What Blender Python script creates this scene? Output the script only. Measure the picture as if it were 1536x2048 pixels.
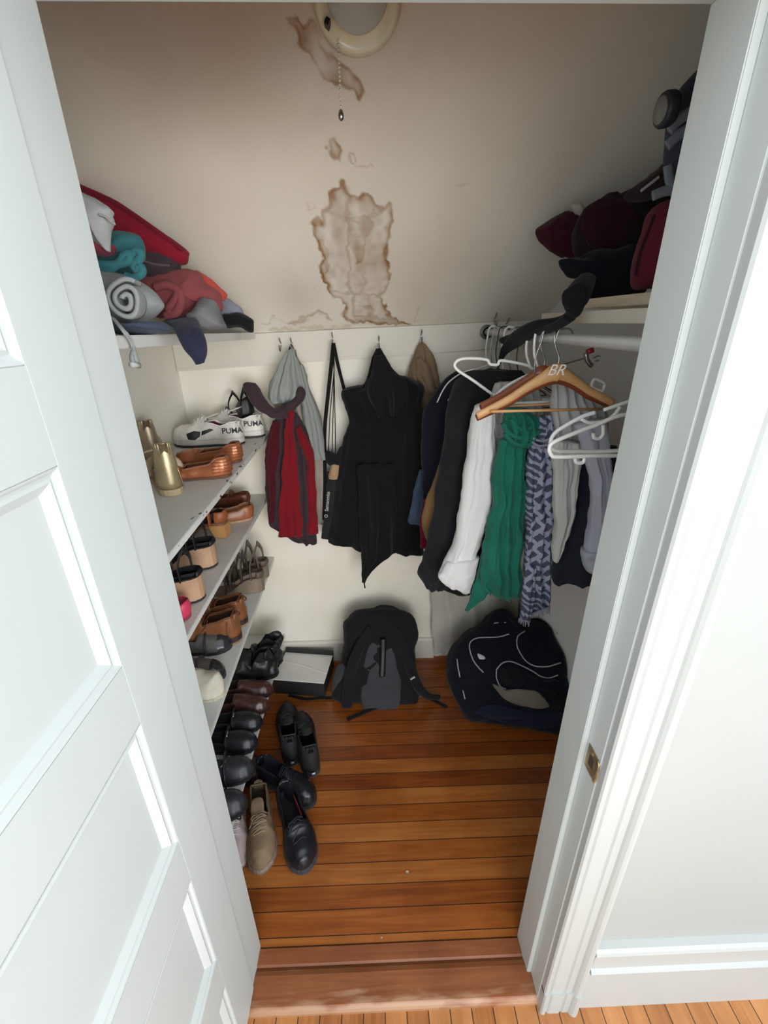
import bpy, bmesh, math, random
import numpy as np
from mathutils import Vector, Matrix, noise
random.seed(7); np.random.seed(7)
R = math.radians; PI = math.pi
for o in list(bpy.data.objects): bpy.data.objects.remove(o)
scn = bpy.context.scene; COL = scn.collection

# ------------------------------------------------------------------ camera
CAM = Vector((0, 0, 1.65)); FPX = 872.5; PITCH, ROLL, YAW = .4097, -.0122, .0245
FW = Vector((math.sin(YAW)*math.cos(PITCH), math.cos(YAW)*math.cos(PITCH), -math.sin(PITCH)))
r_ = Vector((math.cos(YAW), -math.sin(YAW), 0)); u_ = r_.cross(FW)
RT = math.cos(ROLL)*r_ + math.sin(ROLL)*u_; UP = -math.sin(ROLL)*r_ + math.cos(ROLL)*u_
cd = bpy.data.cameras.new('camera'); cam = bpy.data.objects.new('camera', cd); COL.objects.link(cam)
cd.sensor_fit = 'VERTICAL'; cd.sensor_height = 24; cd.lens = 24*FPX/2048; cd.clip_start = .02
cam.matrix_world = Matrix(((RT.x, UP.x, -FW.x, CAM.x), (RT.y, UP.y, -FW.y, CAM.y), (RT.z, UP.z, -FW.z, CAM.z), (0, 0, 0, 1)))
scn.camera = cam
# ------------------------------------------------------------------ light
w = bpy.data.worlds.new('world'); scn.world = w; w.use_nodes = True
w.node_tree.nodes['Background'].inputs[0].default_value = (.86, .93, 1, 1)
w.node_tree.nodes['Background'].inputs[1].default_value = 1.72
def area(name, loc, target, size, sizey, power, col):
    l = bpy.data.lights.new(name, 'AREA'); l.shape = 'RECTANGLE'; l.size = size; l.size_y = sizey; l.energy = power; l.color = col
    o = bpy.data.objects.new(name, l); COL.objects.link(o); o.location = loc
    o.rotation_euler = (Vector(target)-Vector(loc)).to_track_quat('-Z', 'Y').to_euler(); return o
wl = area('daylight_fill', (.55, -2.6, 1.45), (.0, 1.5, 1.2), 1.5, 1.4, 8.5, (1, .985, .95)); wl.data.spread = R(80)  # unseen source added behind the camera, narrowed to brighten the closet
sw = area('left_wall_fill', (1.35, -1.9, 1.3), (-.7, 1.3, 1.55), 1.1, 1.1, 3.9, (.97, .98, 1)); sw.data.spread = R(60)  # added source out of view, aimed to lift the dark left closet wall
area('low_window', (2.4, -.9, .9), (-.35, .1, .6), 1.1, 1.1, 3, (.5, .8, 1))
scn.view_settings.view_transform = 'Standard'; scn.view_settings.look = 'None'
scn.view_settings.gamma = 1; scn.view_settings.use_curve_mapping = False
scn.view_settings.exposure = .55

# ------------------------------------------------------------------ measuring help
def at(px, py, axis, val):
    """world point of a photograph pixel on the plane axis = val"""
    d = FW + (px-768)/FPX*RT + (1024-py)/FPX*UP; i = 'xyz'.index(axis)
    return CAM + d*((val-CAM[i])/d[i])
SK = .8
def ceil_z(x, y): return 1.631+.033*x+SK*(1.84-y)
def at_slope(px, py):
    d = FW + (px-768)/FPX*RT + (1024-py)/FPX*UP
    t = (1.631+SK*1.84-CAM.z)/(d.z+SK*d.y-.033*d.x); return CAM+d*t

# ------------------------------------------------------------------ materials
def sc(c): # srgb 0-255 -> linear
    return tuple(((v/255)/12.92 if v/255 <= .04045 else ((v/255+.055)/1.055)**2.4) for v in c)
MATS = {}
def mat(name, rgb, rough=.8, var=.08, vscale=6, bump=.15, bscale=300, metal=0, sheen=0, coat=0, stretch=None, trans=0, spec=None):
    if name in MATS: return MATS[name]
    m = bpy.data.materials.new(name); m.use_nodes = True; nt = m.node_tree; b = nt.nodes['Principled BSDF']
    c = sc(rgb); N = nt.nodes.new; L = nt.links.new
    tc = N('ShaderNodeTexCoord'); mp = N('ShaderNodeMapping'); L(tc.outputs['Object'], mp.inputs[0])
    if stretch: mp.inputs['Scale'].default_value = stretch
    n1 = N('ShaderNodeTexNoise'); n1.inputs['Scale'].default_value = vscale; n1.inputs['Detail'].default_value = 5; L(mp.outputs[0], n1.inputs[0])
    rp = N('ShaderNodeValToRGB'); rp.color_ramp.elements[0].position = .3; rp.color_ramp.elements[1].position = .7
    rp.color_ramp.elements[0].color = tuple(max(0, v*(1-var*1.6)) for v in c)+(1,); rp.color_ramp.elements[1].color = tuple(min(1, v*(1+var)) for v in c)+(1,)
    L(n1.outputs[0], rp.inputs[0]); L(rp.outputs[0], b.inputs['Base Color'])
    if bump:
        n2 = N('ShaderNodeTexNoise'); n2.inputs['Scale'].default_value = bscale; n2.inputs['Detail'].default_value = 3; L(mp.outputs[0], n2.inputs[0])
        bp = N('ShaderNodeBump'); bp.inputs['Strength'].default_value = bump; bp.inputs['Distance'].default_value = .002
        L(n2.outputs[0], bp.inputs['Height']); L(bp.outputs[0], b.inputs['Normal'])
    b.inputs['Roughness'].default_value = rough; b.inputs['Metallic'].default_value = metal
    if sheen: b.inputs['Sheen Weight'].default_value = sheen
    if coat: b.inputs['Coat Weight'].default_value = coat
    if trans: b.inputs['Transmission Weight'].default_value = trans
    if spec is not None: b.inputs['Specular IOR Level'].default_value = spec
    MATS[name] = m; return m
def cloth(name, rgb, var=.1, bump=.3, bscale=500): return mat(name, rgb, .95, var, 9, bump, bscale, sheen=.08, spec=.2)
def leather(name, rgb, rough=.45): return mat(name, rgb, rough, .15, 14, .12, 350)
WHITE = mat('white_paint', (192, 197, 193), .42, .015, 3, .06, 40)
WALLP = mat('wall_plaster', (160, 162, 157), .7, .02, 2, .1, 60)
CASEP = mat('casing_paint', (176, 179, 175), .42, .015, 3, .06, 40)
METAL = mat('steel_metal', (170, 170, 168), .3, .05, 5, 0, metal=1)
BLACKM = mat('black_wire', (25, 25, 26), .4, .05, 5, 0)
WPLAST = mat('white_plastic', (236, 236, 230), .35, .02, 5, 0)

def closet_paint():
    m = bpy.data.materials.new('closet_plaster'); m.use_nodes = True; nt = m.node_tree; b = nt.nodes['Principled BSDF']; N = nt.nodes.new; L = nt.links.new
    tc = N('ShaderNodeTexCoord')
    n1 = N('ShaderNodeTexNoise'); n1.inputs['Scale'].default_value = 3.2; n1.inputs['Detail'].default_value = 6; L(tc.outputs['Object'], n1.inputs[0])
    rp = N('ShaderNodeValToRGB'); e = rp.color_ramp.elements; e[0].position = .36; e[0].color = sc((232, 226, 208))+(1,); e[1].position = .5; e[1].color = sc((238, 232, 216))+(1,)
    e2 = e.new(.7); e2.color = sc((242, 238, 228))+(1,)
    L(n1.outputs[0], rp.inputs[0]); L(rp.outputs[0], b.inputs['Base Color'])
    n2 = N('ShaderNodeTexNoise'); n2.inputs['Scale'].default_value = 50; L(tc.outputs['Object'], n2.inputs[0])
    bp = N('ShaderNodeBump'); bp.inputs['Strength'].default_value = .15; bp.inputs['Distance'].default_value = .003
    L(n2.outputs[0], bp.inputs['Height']); L(bp.outputs[0], b.inputs['Normal']); b.inputs['Roughness'].default_value = .75
    return m
CPLASTER = closet_paint()
def slope_paint():
    m = bpy.data.materials.new('stained_plaster'); m.use_nodes = True; nt = m.node_tree; b = nt.nodes['Principled BSDF']; N = nt.nodes.new; L = nt.links.new
    a = N('ShaderNodeAttribute'); a.attribute_name = 'stain'
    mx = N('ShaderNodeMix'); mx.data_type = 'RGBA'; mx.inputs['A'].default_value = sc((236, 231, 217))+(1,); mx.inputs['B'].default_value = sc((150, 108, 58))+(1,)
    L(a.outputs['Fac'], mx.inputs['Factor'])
    tc = N('ShaderNodeTexCoord'); n1 = N('ShaderNodeTexNoise'); n1.inputs['Scale'].default_value = 1.7; n1.inputs['Detail'].default_value = 3; L(tc.outputs['Object'], n1.inputs[0])
    rp = N('ShaderNodeValToRGB'); rp.color_ramp.elements[0].position = .3; rp.color_ramp.elements[0].color = (.88, .84, .8, 1); rp.color_ramp.elements[1].position = .65; rp.color_ramp.elements[1].color = (1, 1, 1, 1)
    L(n1.outputs[0], rp.inputs[0])
    mu = N('ShaderNodeMix'); mu.data_type = 'RGBA'; mu.blend_type = 'MULTIPLY'; mu.inputs['Factor'].default_value = 1
    L(mx.outputs['Result'], mu.inputs['A']); L(rp.outputs[0], mu.inputs['B']); L(mu.outputs['Result'], b.inputs['Base Color'])
    n2 = N('ShaderNodeTexNoise'); n2.inputs['Scale'].default_value = 160; L(tc.outputs['Object'], n2.inputs[0])
    bp = N('ShaderNodeBump'); bp.inputs['Strength'].default_value = .12; bp.inputs['Distance'].default_value = .002
    L(n2.outputs[0], bp.inputs['Height']); L(bp.outputs[0], b.inputs['Normal']); b.inputs['Roughness'].default_value = .7
    return m
def boards(name, axis, width, c1, c2, c3, rough=.28):
    """floor boards laid across the given axis, one colour tone per board"""
    m = bpy.data.materials.new(name); m.use_nodes = True; nt = m.node_tree; b = nt.nodes['Principled BSDF']; N = nt.nodes.new; L = nt.links.new
    g = N('ShaderNodeNewGeometry'); sp = N('ShaderNodeSeparateXYZ'); L(g.outputs['Position'], sp.inputs[0])
    dv = N('ShaderNodeMath'); dv.operation = 'DIVIDE'; dv.inputs[1].default_value = width; L(sp.outputs[axis], dv.inputs[0])
    fl = N('ShaderNodeMath'); fl.operation = 'FLOOR'; L(dv.outputs[0], fl.inputs[0])
    fr = N('ShaderNodeMath'); fr.operation = 'FRACT'; L(dv.outputs[0], fr.inputs[0])
    wn = N('ShaderNodeTexWhiteNoise'); wn.noise_dimensions = '1D'; L(fl.outputs[0], wn.inputs['W'])
    # stretched grain, shifted per board
    mp = N('ShaderNodeMapping'); L(g.outputs['Position'], mp.inputs[0])
    mp.inputs['Scale'].default_value = (2.2, 38, 1) if axis == 'Y' else (38, 2.2, 1)
    cx = N('ShaderNodeCombineXYZ'); ml = N('ShaderNodeMath'); ml.operation = 'MULTIPLY'; ml.inputs[1].default_value = 37; L(wn.outputs[0], ml.inputs[0]); L(ml.outputs[0], cx.inputs['Z'])
    ad = N('ShaderNodeVectorMath'); ad.operation = 'ADD'; L(mp.outputs[0], ad.inputs[0]); L(cx.outputs[0], ad.inputs[1])
    n1 = N('ShaderNodeTexNoise'); n1.inputs['Scale'].default_value = 1; n1.inputs['Detail'].default_value = 7; n1.inputs['Distortion'].default_value = 1.6; L(ad.outputs[0], n1.inputs[0])
    m1 = N('ShaderNodeMath'); m1.operation = 'MULTIPLY_ADD'; m1.inputs[1].default_value = .38; m1.inputs[2].default_value = .04; L(wn.outputs[0], m1.inputs[0])
    m2 = N('ShaderNodeMath'); m2.operation = 'MULTIPLY_ADD'; m2.inputs[1].default_value = .6; L(n1.outputs[0], m2.inputs[0]); L(m1.outputs[0], m2.inputs[2])
    rp = N('ShaderNodeValToRGB'); e = rp.color_ramp.elements; e[0].position = .2; e[0].color = sc(c1)+(1,); e[1].position = .5; e[1].color = sc(c2)+(1,); x = e.new(.85); x.color = sc(c3)+(1,)
    L(m2.outputs[0], rp.inputs[0])
    # worn patches
    n3 = N('ShaderNodeTexNoise'); n3.inputs['Scale'].default_value = 5; n3.inputs['Detail'].default_value = 6; L(g.outputs['Position'], n3.inputs[0])
    r3 = N('ShaderNodeValToRGB'); r3.color_ramp.elements[0].position = .35; r3.color_ramp.elements[0].color = (.72, .66, .62, 1); r3.color_ramp.elements[1].position = .65; r3.color_ramp.elements[1].color = (1, 1, 1, 1); L(n3.outputs[0], r3.inputs[0])
    mu = N('ShaderNodeMix'); mu.data_type = 'RGBA'; mu.blend_type = 'MULTIPLY'; mu.inputs['Factor'].default_value = 1; L(rp.outputs[0], mu.inputs['A']); L(r3.outputs[0], mu.inputs['B'])
    # seams
    pp = N('ShaderNodeMath'); pp.operation = 'PINGPONG'; pp.inputs[1].default_value = .5; L(fr.outputs[0], pp.inputs[0])
    lt = N('ShaderNodeMath'); lt.operation = 'LESS_THAN'; lt.inputs[1].default_value = .0012/width; L(pp.outputs[0], lt.inputs[0])
    m5 = N('ShaderNodeMix'); m5.data_type = 'RGBA'; L(lt.outputs[0], m5.inputs['Factor']); L(mu.outputs['Result'], m5.inputs['A']); m5.inputs['B'].default_value = (.03, .012, .005, 1)
    L(m5.outputs['Result'], b.inputs['Base Color']); b.inputs['Roughness'].default_value = rough
    bp = N('ShaderNodeBump'); bp.inputs['Strength'].default_value = .25; bp.inputs['Distance'].default_value = .002; L(n1.outputs[0], bp.inputs['Height']); L(bp.outputs[0], b.inputs['Normal'])
    return m

# ------------------------------------------------------------------ object helpers
def link(name, me, m=None, parent=None, smooth=True):
    o = bpy.data.objects.new(name, me); COL.objects.link(o)
    if m is not None: me.materials.append(m)
    if parent is not None: o.parent = parent
    if smooth:
        for p in me.polygons: p.use_smooth = True
    return o
def frombm(name, bm, m, parent=None, smooth=False, bevel=0):
    if bevel: bmesh.ops.bevel(bm, geom=bm.edges[:], offset=bevel, segments=2, affect='EDGES', clamp_overlap=True)
    bmesh.ops.recalc_face_normals(bm, faces=bm.faces[:])
    me = bpy.data.meshes.new(name); bm.to_mesh(me); bm.free(); return link(name, me, m, parent, smooth)
def frompy(name, vs, fs, m, parent=None, smooth=True):
    me = bpy.data.meshes.new(name); me.from_pydata([tuple(v) for v in vs], [], fs); me.update()
    bm = bmesh.new(); bm.from_mesh(me); bmesh.ops.remove_doubles(bm, verts=bm.verts[:], dist=1e-5); bmesh.ops.recalc_face_normals(bm, faces=bm.faces[:]); bm.to_mesh(me); bm.free()
    return link(name, me, m, parent, smooth)
def addbox(bm, x0, x1, y0, y1, z0, z1):
    vs = [bm.verts.new(p) for p in ((x0, y0, z0), (x1, y0, z0), (x1, y1, z0), (x0, y1, z0), (x0, y0, z1), (x1, y0, z1), (x1, y1, z1), (x0, y1, z1))]
    for f in ((0, 1, 2, 3), (4, 7, 6, 5), (0, 4, 5, 1), (1, 5, 6, 2), (2, 6, 7, 3), (3, 7, 4, 0)): bm.faces.new([vs[i] for i in f])
    return vs
def box(name, b, m, parent=None, bevel=0):
    bm = bmesh.new(); addbox(bm, *b); return frombm(name, bm, m, parent, bevel=bevel)
def hexa(name, lo, hi, m, parent=None, bevel=0):
    """lo, hi: four corner points each"""
    bm = bmesh.new(); vs = [bm.verts.new(p) for p in list(lo)+list(hi)]
    for f in ((0, 1, 2, 3), (4, 7, 6, 5), (0, 4, 5, 1), (1, 5, 6, 2), (2, 6, 7, 3), (3, 7, 4, 0)): bm.faces.new([vs[i] for i in f])
    return frombm(name, bm, m, parent, bevel=bevel)
def empty(name, loc=(0, 0, 0), rz=0):
    o = bpy.data.objects.new(name, None); COL.objects.link(o); o.location = loc; o.rotation_euler = (0, 0, rz); o.empty_display_size = .05; return o
def tag(o, label, cat, group=None, kind=None):
    o['label'] = label; o['category'] = cat
    if group: o['group'] = group
    if kind: o['kind'] = kind
    return o
def struct(o): o['kind'] = 'structure'; return o
def thing(name, label, cat, loc=(0, 0, 0), rz=0, group=None): return tag(empty(name, loc, rz), label, cat, group)
def setpar(parent, *obs):
    """parent objects built in world coordinates under a placed empty"""
    M = Matrix.Translation(parent.location) @ parent.rotation_euler.to_matrix().to_4x4(); Mi = M.inverted()
    for o in obs:
        o.data.transform(Mi); o.parent = parent
def base_of(*obs):
    lo = Vector((1e9,)*3); hi = -lo
    for o in obs:
        for v in o.data.vertices:
            for i in range(3): lo[i] = min(lo[i], v.co[i]); hi[i] = max(hi[i], v.co[i])
    return Vector(((lo.x+hi.x)/2, (lo.y+hi.y)/2, lo.z))
def group_thing(name, label, cat, obs, group=None):
    t = thing(name, label, cat, base_of(*obs), 0, group); setpar(t, *obs); return t
def crv(P, n, closed=False):
    """Catmull-Rom through P (tuples of any length), n samples per span"""
    P = [np.array(p, float) for p in P]; out = []; m = len(P)
    for i in range(m if closed else m-1):
        if closed: a, b, c, d = P[i-1], P[i], P[(i+1) % m], P[(i+2) % m]
        else: a, b, c, d = P[max(i-1, 0)], P[i], P[i+1], P[min(i+2, m-1)]
        for k in range(n):
            t = k/n; out.append(.5*((2*b)+(c-a)*t+(2*a-5*b+4*c-d)*t*t+(3*b-a-3*c+d)*t**3))
    if not closed: out.append(P[-1])
    return out
def tube(name, pts, rad, m, parent=None, seg=8, smooth_n=6, flat=1, up=None, closed=False, bm=None):
    """sweep of an ellipse (rad wide, rad*flat thick) along points"""
    P = crv(pts, smooth_n, closed) if smooth_n > 1 else [np.array(p, float) for p in pts]
    P = [Vector(p[:3]) for p in P]; n = len(P); vs = []; fs = []; prev = None
    rr = rad if callable(rad) else (lambda t: rad)
    for i, p in enumerate(P):
        a = P[i-1] if (i or closed) else P[0]; b = P[(i+1) % n] if (i < n-1 or closed) else P[-1]
        t = (b-a); t = t.normalized() if t.length > 1e-9 else Vector((0, 0, 1))
        if up is not None: s = t.cross(Vector(up))
        else: s = (prev - t*prev.dot(t)) if prev is not None else t.cross(Vector((.3, .2, 1)) if abs(t.z) < .95 else Vector((1, 0, .1)))
        if s.length < 1e-6: s = t.orthogonal()
        s.normalize(); q = s.cross(t).normalized(); prev = s
        for k in range(seg):
            an = 2*PI*(k+.5)/seg; r = rr(i/max(1, n-1)); vs.append(p+s*math.cos(an)*r+q*math.sin(an)*r*flat)
    for i in range(n if closed else n-1):
        for k in range(seg):
            j = (i+1) % n; fs.append((i*seg+k, i*seg+(k+1) % seg, j*seg+(k+1) % seg, j*seg+k))
    if not closed: fs += [tuple(range(seg)), tuple(range((n-1)*seg, n*seg))]
    if bm is not None:
        vv = [bm.verts.new(v) for v in vs]
        for f in fs: bm.faces.new([vv[i] for i in f])
        return bm
    return frompy(name, vs, fs, m, parent)
def tubes(name, paths, rad, m, parent=None, **k):
    bm = bmesh.new()
    for p in paths: tube(name, p, rad, m, bm=bm, **k)
    bmesh.ops.recalc_face_normals(bm, faces=bm.faces[:]); me = bpy.data.meshes.new(name); bm.to_mesh(me); bm.free(); return link(name, me, m, parent)
def lathe(name, prof, m, parent=None, seg=40, M=None):
    vs = []; fs = []
    for r, z in prof:
        for k in range(seg): vs.append(Vector((r*math.cos(2*PI*k/seg), r*math.sin(2*PI*k/seg), z)))
    for i in range(len(prof)-1):
        for k in range(seg): fs.append((i*seg+k, i*seg+(k+1) % seg, (i+1)*seg+(k+1) % seg, (i+1)*seg+k))
    if M is not None: vs = [M @ v for v in vs]
    return frompy(name, vs, fs, m, parent)
def drape(name, levels, m, parent=None, folds=4, amp=.012, thick=.03, seed=0, seg=72, rows=7, fine=.004, power=.8, bmf=None, capn=True):
    """hanging cloth: levels = (left point, right point, depth thickness, fold strength), closed section, real thickness"""
    rnd = random.Random(seed); ph = [rnd.uniform(0, 6.28) for _ in range(8)]; fr = [folds*rnd.uniform(.75, 1.3)*f for f in (1, 1.9, 3.1)]
    flat = [tuple(l[0])+tuple(l[1])+((l[2] if len(l) > 2 else thick), (l[3] if len(l) > 3 else 1)) for l in levels]
    Ls = crv(flat, rows); vs = []; fs = []; n = len(Ls)
    for i, l in enumerate(Ls):
        A = Vector(l[:3]); B = Vector(l[3:6]); th = max(.002, l[6]); fa = l[7]; d = B-A; c = (A+B)/2
        nn = Vector((-d.y, d.x, 0)) if (abs(d.x)+abs(d.y)) > 1e-6 else Vector((0, 1, 0)); nn.normalize()
        if nn.y > 0: nn = -nn
        for k in range(seg):
            a = 2*PI*k/seg; s = math.cos(a); q = math.sin(a); w = abs(q)**power*(1 if q > 0 else -1)
            env = (1-s*s)**.5 if abs(s) < 1 else 0
            F = sum(math.sin(fr[j]*PI*s+ph[j]+i*.045*(j+1)*(1 if j % 2 else -1)+2.2*noise.noise(Vector((seed*1.7+j, i*.06, s*1.5))))*[1, .38, .12][j] for j in range(3))
            p = c+d*.5*s+nn*(w*th+F*amp*fa*min(1.1, .25+d.length/.22)*(.25+.75*env))
            nz = noise.noise_vector(p*11+Vector((seed*3.1, 0, 0)))*fine*2+noise.noise_vector(p*34+Vector((0, seed, 0)))*fine
            vs.append(p+nz)
    for i in range(n-1):
        for k in range(seg): fs.append((i*seg+k, i*seg+(k+1) % seg, (i+1)*seg+(k+1) % seg, (i+1)*seg+k))
    fs += [tuple(range(seg)), tuple(range((n-1)*seg, n*seg))]
    return frompy(name, vs, fs, m, parent)
def rough(o, amp, sc_, seed=0):
    for v in o.data.vertices: v.co += noise.noise_vector(v.co*sc_+Vector((seed, 0, 0)))*amp+noise.noise_vector(v.co*sc_*2.6+Vector((0, seed, 0)))*amp*.4
    return o
def PX(y, *lv, ax='y'):
    """levels given as (uL, vL, uR, vR[, thick, fold[, y]])"""
    out = []
    for l in lv:
        yy = l[6] if len(l) > 6 else y
        out.append((at(l[0], l[1], ax, yy), at(l[2], l[3], ax, yy), l[4] if len(l) > 4 else .03, l[5] if len(l) > 5 else 1))
    return out
def puff(name, pts, nrm, thick, m, parent=None, back=.6, amp=.006, nsc=22, seed=0, rings=14, dens=5, sharp=.5, center=None, ridge=0, rdir=None, rfreq=30):
    """soft body from an outline of 3-D points, swelling along nrm in front and behind"""
    P = [Vector(p) for p in crv([tuple(q) for q in pts], dens, True)]; nrm = Vector(nrm).normalized()
    c = Vector(center) if center is not None else sum(P, Vector())/len(P); n = len(P); vs = []; fs = []
    for side in (1, -1):
        for i in range(rings+1):
            s = math.sin((1-i/rings)*PI/2); h = (max(0, 1-s*s))**sharp*thick*(1 if side > 0 else -back)
            for p in P:
                q = c+(p-c)*s+nrm*h; v = noise.noise_vector(q*nsc+Vector((seed*7.7, 0, 0)))
                k = amp*(1 if i else .5)
                rd = 0
                if ridge and side > 0 and i: rd = ridge*abs(math.sin(rfreq*(q-c).dot(Vector(rdir).normalized())+3*noise.noise(q*6+Vector((seed, 0, 0)))))*min(1, i/3)
                vs.append(q+v*k+noise.noise_vector(q*nsc*2.7)*k*.4-nrm*rd)
    def idx(sd, i, k): return sd*(rings+1)*n+i*n+k % n
    for sd in (0, 1):
        for i in range(rings):
            for k in range(n): fs.append((idx(sd, i, k), idx(sd, i, k+1), idx(sd, i+1, k+1), idx(sd, i+1, k)))
    return frompy(name, vs, fs, m, parent)
def PL(pts, axis, val): return [at(u, v, axis, val) for u, v in pts]
def roll(name, c, axis, up, R0, R1, length, m, parent=None, turns=2.6, th=.006, sq=.75, seed=0, amp=.003):
    """cloth rolled up: a spiral of fabric along axis"""
    ax = Vector(axis).normalized(); upv = Vector(up); s = ax.cross(upv).normalized(); q = s.cross(ax).normalized(); c = Vector(c)
    N = int(46*turns); T = 10; vs = []; fs = []
    for j in range(T+1):
        e = (j/T-.5)
        for sd in (0, 1):
            for i in range(N+1):
                t = i/N; an = t*turns*2*PI; r = R0+(R1-R0)*t - (th if sd else 0)
                r *= 1+.06*math.sin(3*an+seed)
                p = c+ax*length*e+s*math.cos(an)*r+q*math.sin(an)*r*sq
                vs.append(p+noise.noise_vector(p*25+Vector((seed, 0, 0)))*amp)
    W = 2*(N+1)
    for j in range(T):
        for i in range(N):
            a = j*W+i; fs.append((a, a+1, a+W+1, a+W)); b = a+N+1; fs.append((b, b+W, b+W+1, b+1))
        fs.append((j*W+N, j*W+W-1, (j+1)*W+W-1, (j+1)*W+N)); fs.append((j*W, (j+1)*W, (j+1)*W+N+1, j*W+N+1))
    for j in (0, T):
        for i in range(N): a = j*W+i; fs.append((a, a+N+1, a+N+2, a+1))
    return frompy(name, vs, fs, m, parent)
def lettering(name, txt, loc, xdir, ydir, size, m, parent=None, depth=.0006, shear=0, bold=0.0):
    cu = bpy.data.curves.new(name, 'FONT'); cu.body = txt; cu.size = size; cu.extrude = depth; cu.align_x = 'CENTER'; cu.align_y = 'CENTER'; cu.shear = shear; cu.offset = size*bold
    o = bpy.data.objects.new(name, cu); COL.objects.link(o); dg = bpy.context.evaluated_depsgraph_get(); me = bpy.data.meshes.new_from_object(o.evaluated_get(dg))
    bpy.data.objects.remove(o); x = Vector(xdir).normalized(); y = Vector(ydir); y = (y-x*y.dot(x)).normalized(); z = x.cross(y)
    me.transform(Matrix(((x.x, y.x, z.x, loc[0]), (x.y, y.y, z.y, loc[1]), (x.z, y.z, z.z, loc[2]), (0, 0, 0, 1)))); me.materials.clear()
    return link(name, me, m, parent, False)

# ================================================================== the room and the closet shell
XL, XB, YJ, YW = -.766, 1.84, .68, .537
FLC = boards('closet_floor_boards', 'Y', .0622, (112, 50, 18), (160, 88, 34), (190, 122, 60))
FLR = boards('room_floor_boards', 'X', .057, (140, 82, 40), (186, 124, 70), (205, 146, 92), .35)
def xR(y): return .665+(1.84-y)*.32
CASTER = None
struct(hexa('floor', [(XL-.05, .665, -.04), (1.15, .665, -.04), (1.15, 1.9, -.04), (XL-.05, 1.9, -.04)], [(XL-.05, .665, 0), (1.15, .665, 0), (1.15, 1.9, 0), (XL-.05, 1.9, 0)], FLC))
struct(box('floor_room', (-2.2, 2.2, -3.2, .56, -.05, -.016), FLR)).name = 'floor'
# worn threshold with a rounded nose
def prism_y(name, prof, x0, x1, m, parent=None, smooth=False):
    vs = [(x0, y, z) for y, z in prof]+[(x1, y, z) for y, z in prof]; n = len(prof)
    fs = [(i, (i+1) % n, n+(i+1) % n, n+i) for i in range(n)]+[tuple(range(n)), tuple(range(n, 2*n))]
    return frompy(name, vs, fs, m, parent, smooth)
def worn_wood():
    m = boards('threshold_wood', 'Y', .5, (122, 66, 34), (152, 92, 54), (176, 120, 78), .4); nt = m.node_tree; N = nt.nodes.new; L = nt.links.new; b = nt.nodes['Principled BSDF']
    src = b.inputs['Base Color'].links[0].from_socket; g = N('ShaderNodeNewGeometry'); mp = N('ShaderNodeMapping'); mp.inputs['Scale'].default_value = (9, 40, 9); L(g.outputs['Position'], mp.inputs[0])
    n = N('ShaderNodeTexNoise'); n.inputs['Scale'].default_value = 1; n.inputs['Detail'].default_value = 8; L(mp.outputs[0], n.inputs[0])
    sp = N('ShaderNodeSeparateXYZ'); L(g.outputs['Position'], sp.inputs[0]); r = N('ShaderNodeMapRange'); r.inputs['From Min'].default_value = .53; r.inputs['From Max'].default_value = .575; r.inputs['To Min'].default_value = .22; r.inputs['To Max'].default_value = -.12; L(sp.outputs[1], r.inputs[0])
    a = N('ShaderNodeMath'); L(n.outputs[0], a.inputs[0]); L(r.outputs[0], a.inputs[1]); c = N('ShaderNodeMapRange'); c.inputs['From Min'].default_value = .52; c.inputs['From Max'].default_value = .72; c.inputs['To Max'].default_value = .5; L(a.outputs[0], c.inputs[0])
    x = N('ShaderNodeMix'); x.data_type = 'RGBA'; L(c.outputs[0], x.inputs['Factor']); L(src, x.inputs['A']); x.inputs['B'].default_value = sc((192, 158, 124))+(1,); L(x.outputs['Result'], b.inputs['Base Color']); return m
THR = worn_wood()
struct(prism_y('trim_1', [(.529, -.016), (.529, -.006), (.533, .0), (.538, .005), (.54, .008), (.6, .009), (.612, .005), (.615, -.001), (.6195, -.003), (.6195, -.03), (.6, -.03), (.5, -.03)], -.40, .412, THR))
struct(prism_y('trim_2', [(.619, -.02), (.62, .0), (.625, .003), (.66, .003), (.664, -.02)], -.40, .412, THR))
# walls
struct(box('wall_back', (XL-.05, .85, XB, XB+.08, -.04, 2.75), CPLASTER))
struct(box('wall_left', (XL-.08, XL, YJ-.02, XB+.05, -.04, 2.75), CPLASTER))
struct(hexa('wall_right', [(xR(.6), .6, -.04), (1.25, .6, -.04), (1.25, 1.9, -.04), (xR(1.84)-.005, 1.9, -.04)], [(xR(.6), .6, 2.75), (1.25, .6, 2.75), (1.25, 1.9, 2.75), (xR(1.84)-.005, 1.9, 2.75)], mat('right_closet_plaster', (222, 222, 218), .75, .03, 4, .1, 60)))
bm = bmesh.new()
addbox(bm, .415, 2.2, YW, YJ, -.05, 2.75); addbox(bm, -2.2, -.38, YW, YJ, -.05, 2.75); addbox(bm, -.38, .415, YW, YJ, 2.0, 2.75)
struct(frombm('wall_front', bm, WALLP))
# jambs with door stops
bm = bmesh.new(); addbox(bm, .403, .42, .535, .68, -.03, 1.99); addbox(bm, .3915, .404, .585, .668, -.03, 1.975)
struct(frombm('trim_3', bm, WHITE, bevel=.0015))
bm = bmesh.new(); addbox(bm, -.385, -.3555, .580, .669, -.03, 1.99); addbox(bm, -.40, -.386, .535, .68, -.03, 1.99)
struct(frombm('trim_4', bm, WHITE, bevel=.0015))
bm = bmesh.new(); addbox(bm, -.385, .42, .535, .68, 1.987, 2.01); addbox(bm, -.368, .404, .585, .668, 1.9745, 1.988)
struct(frombm('trim_5', bm, WHITE, bevel=.0015))
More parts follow.
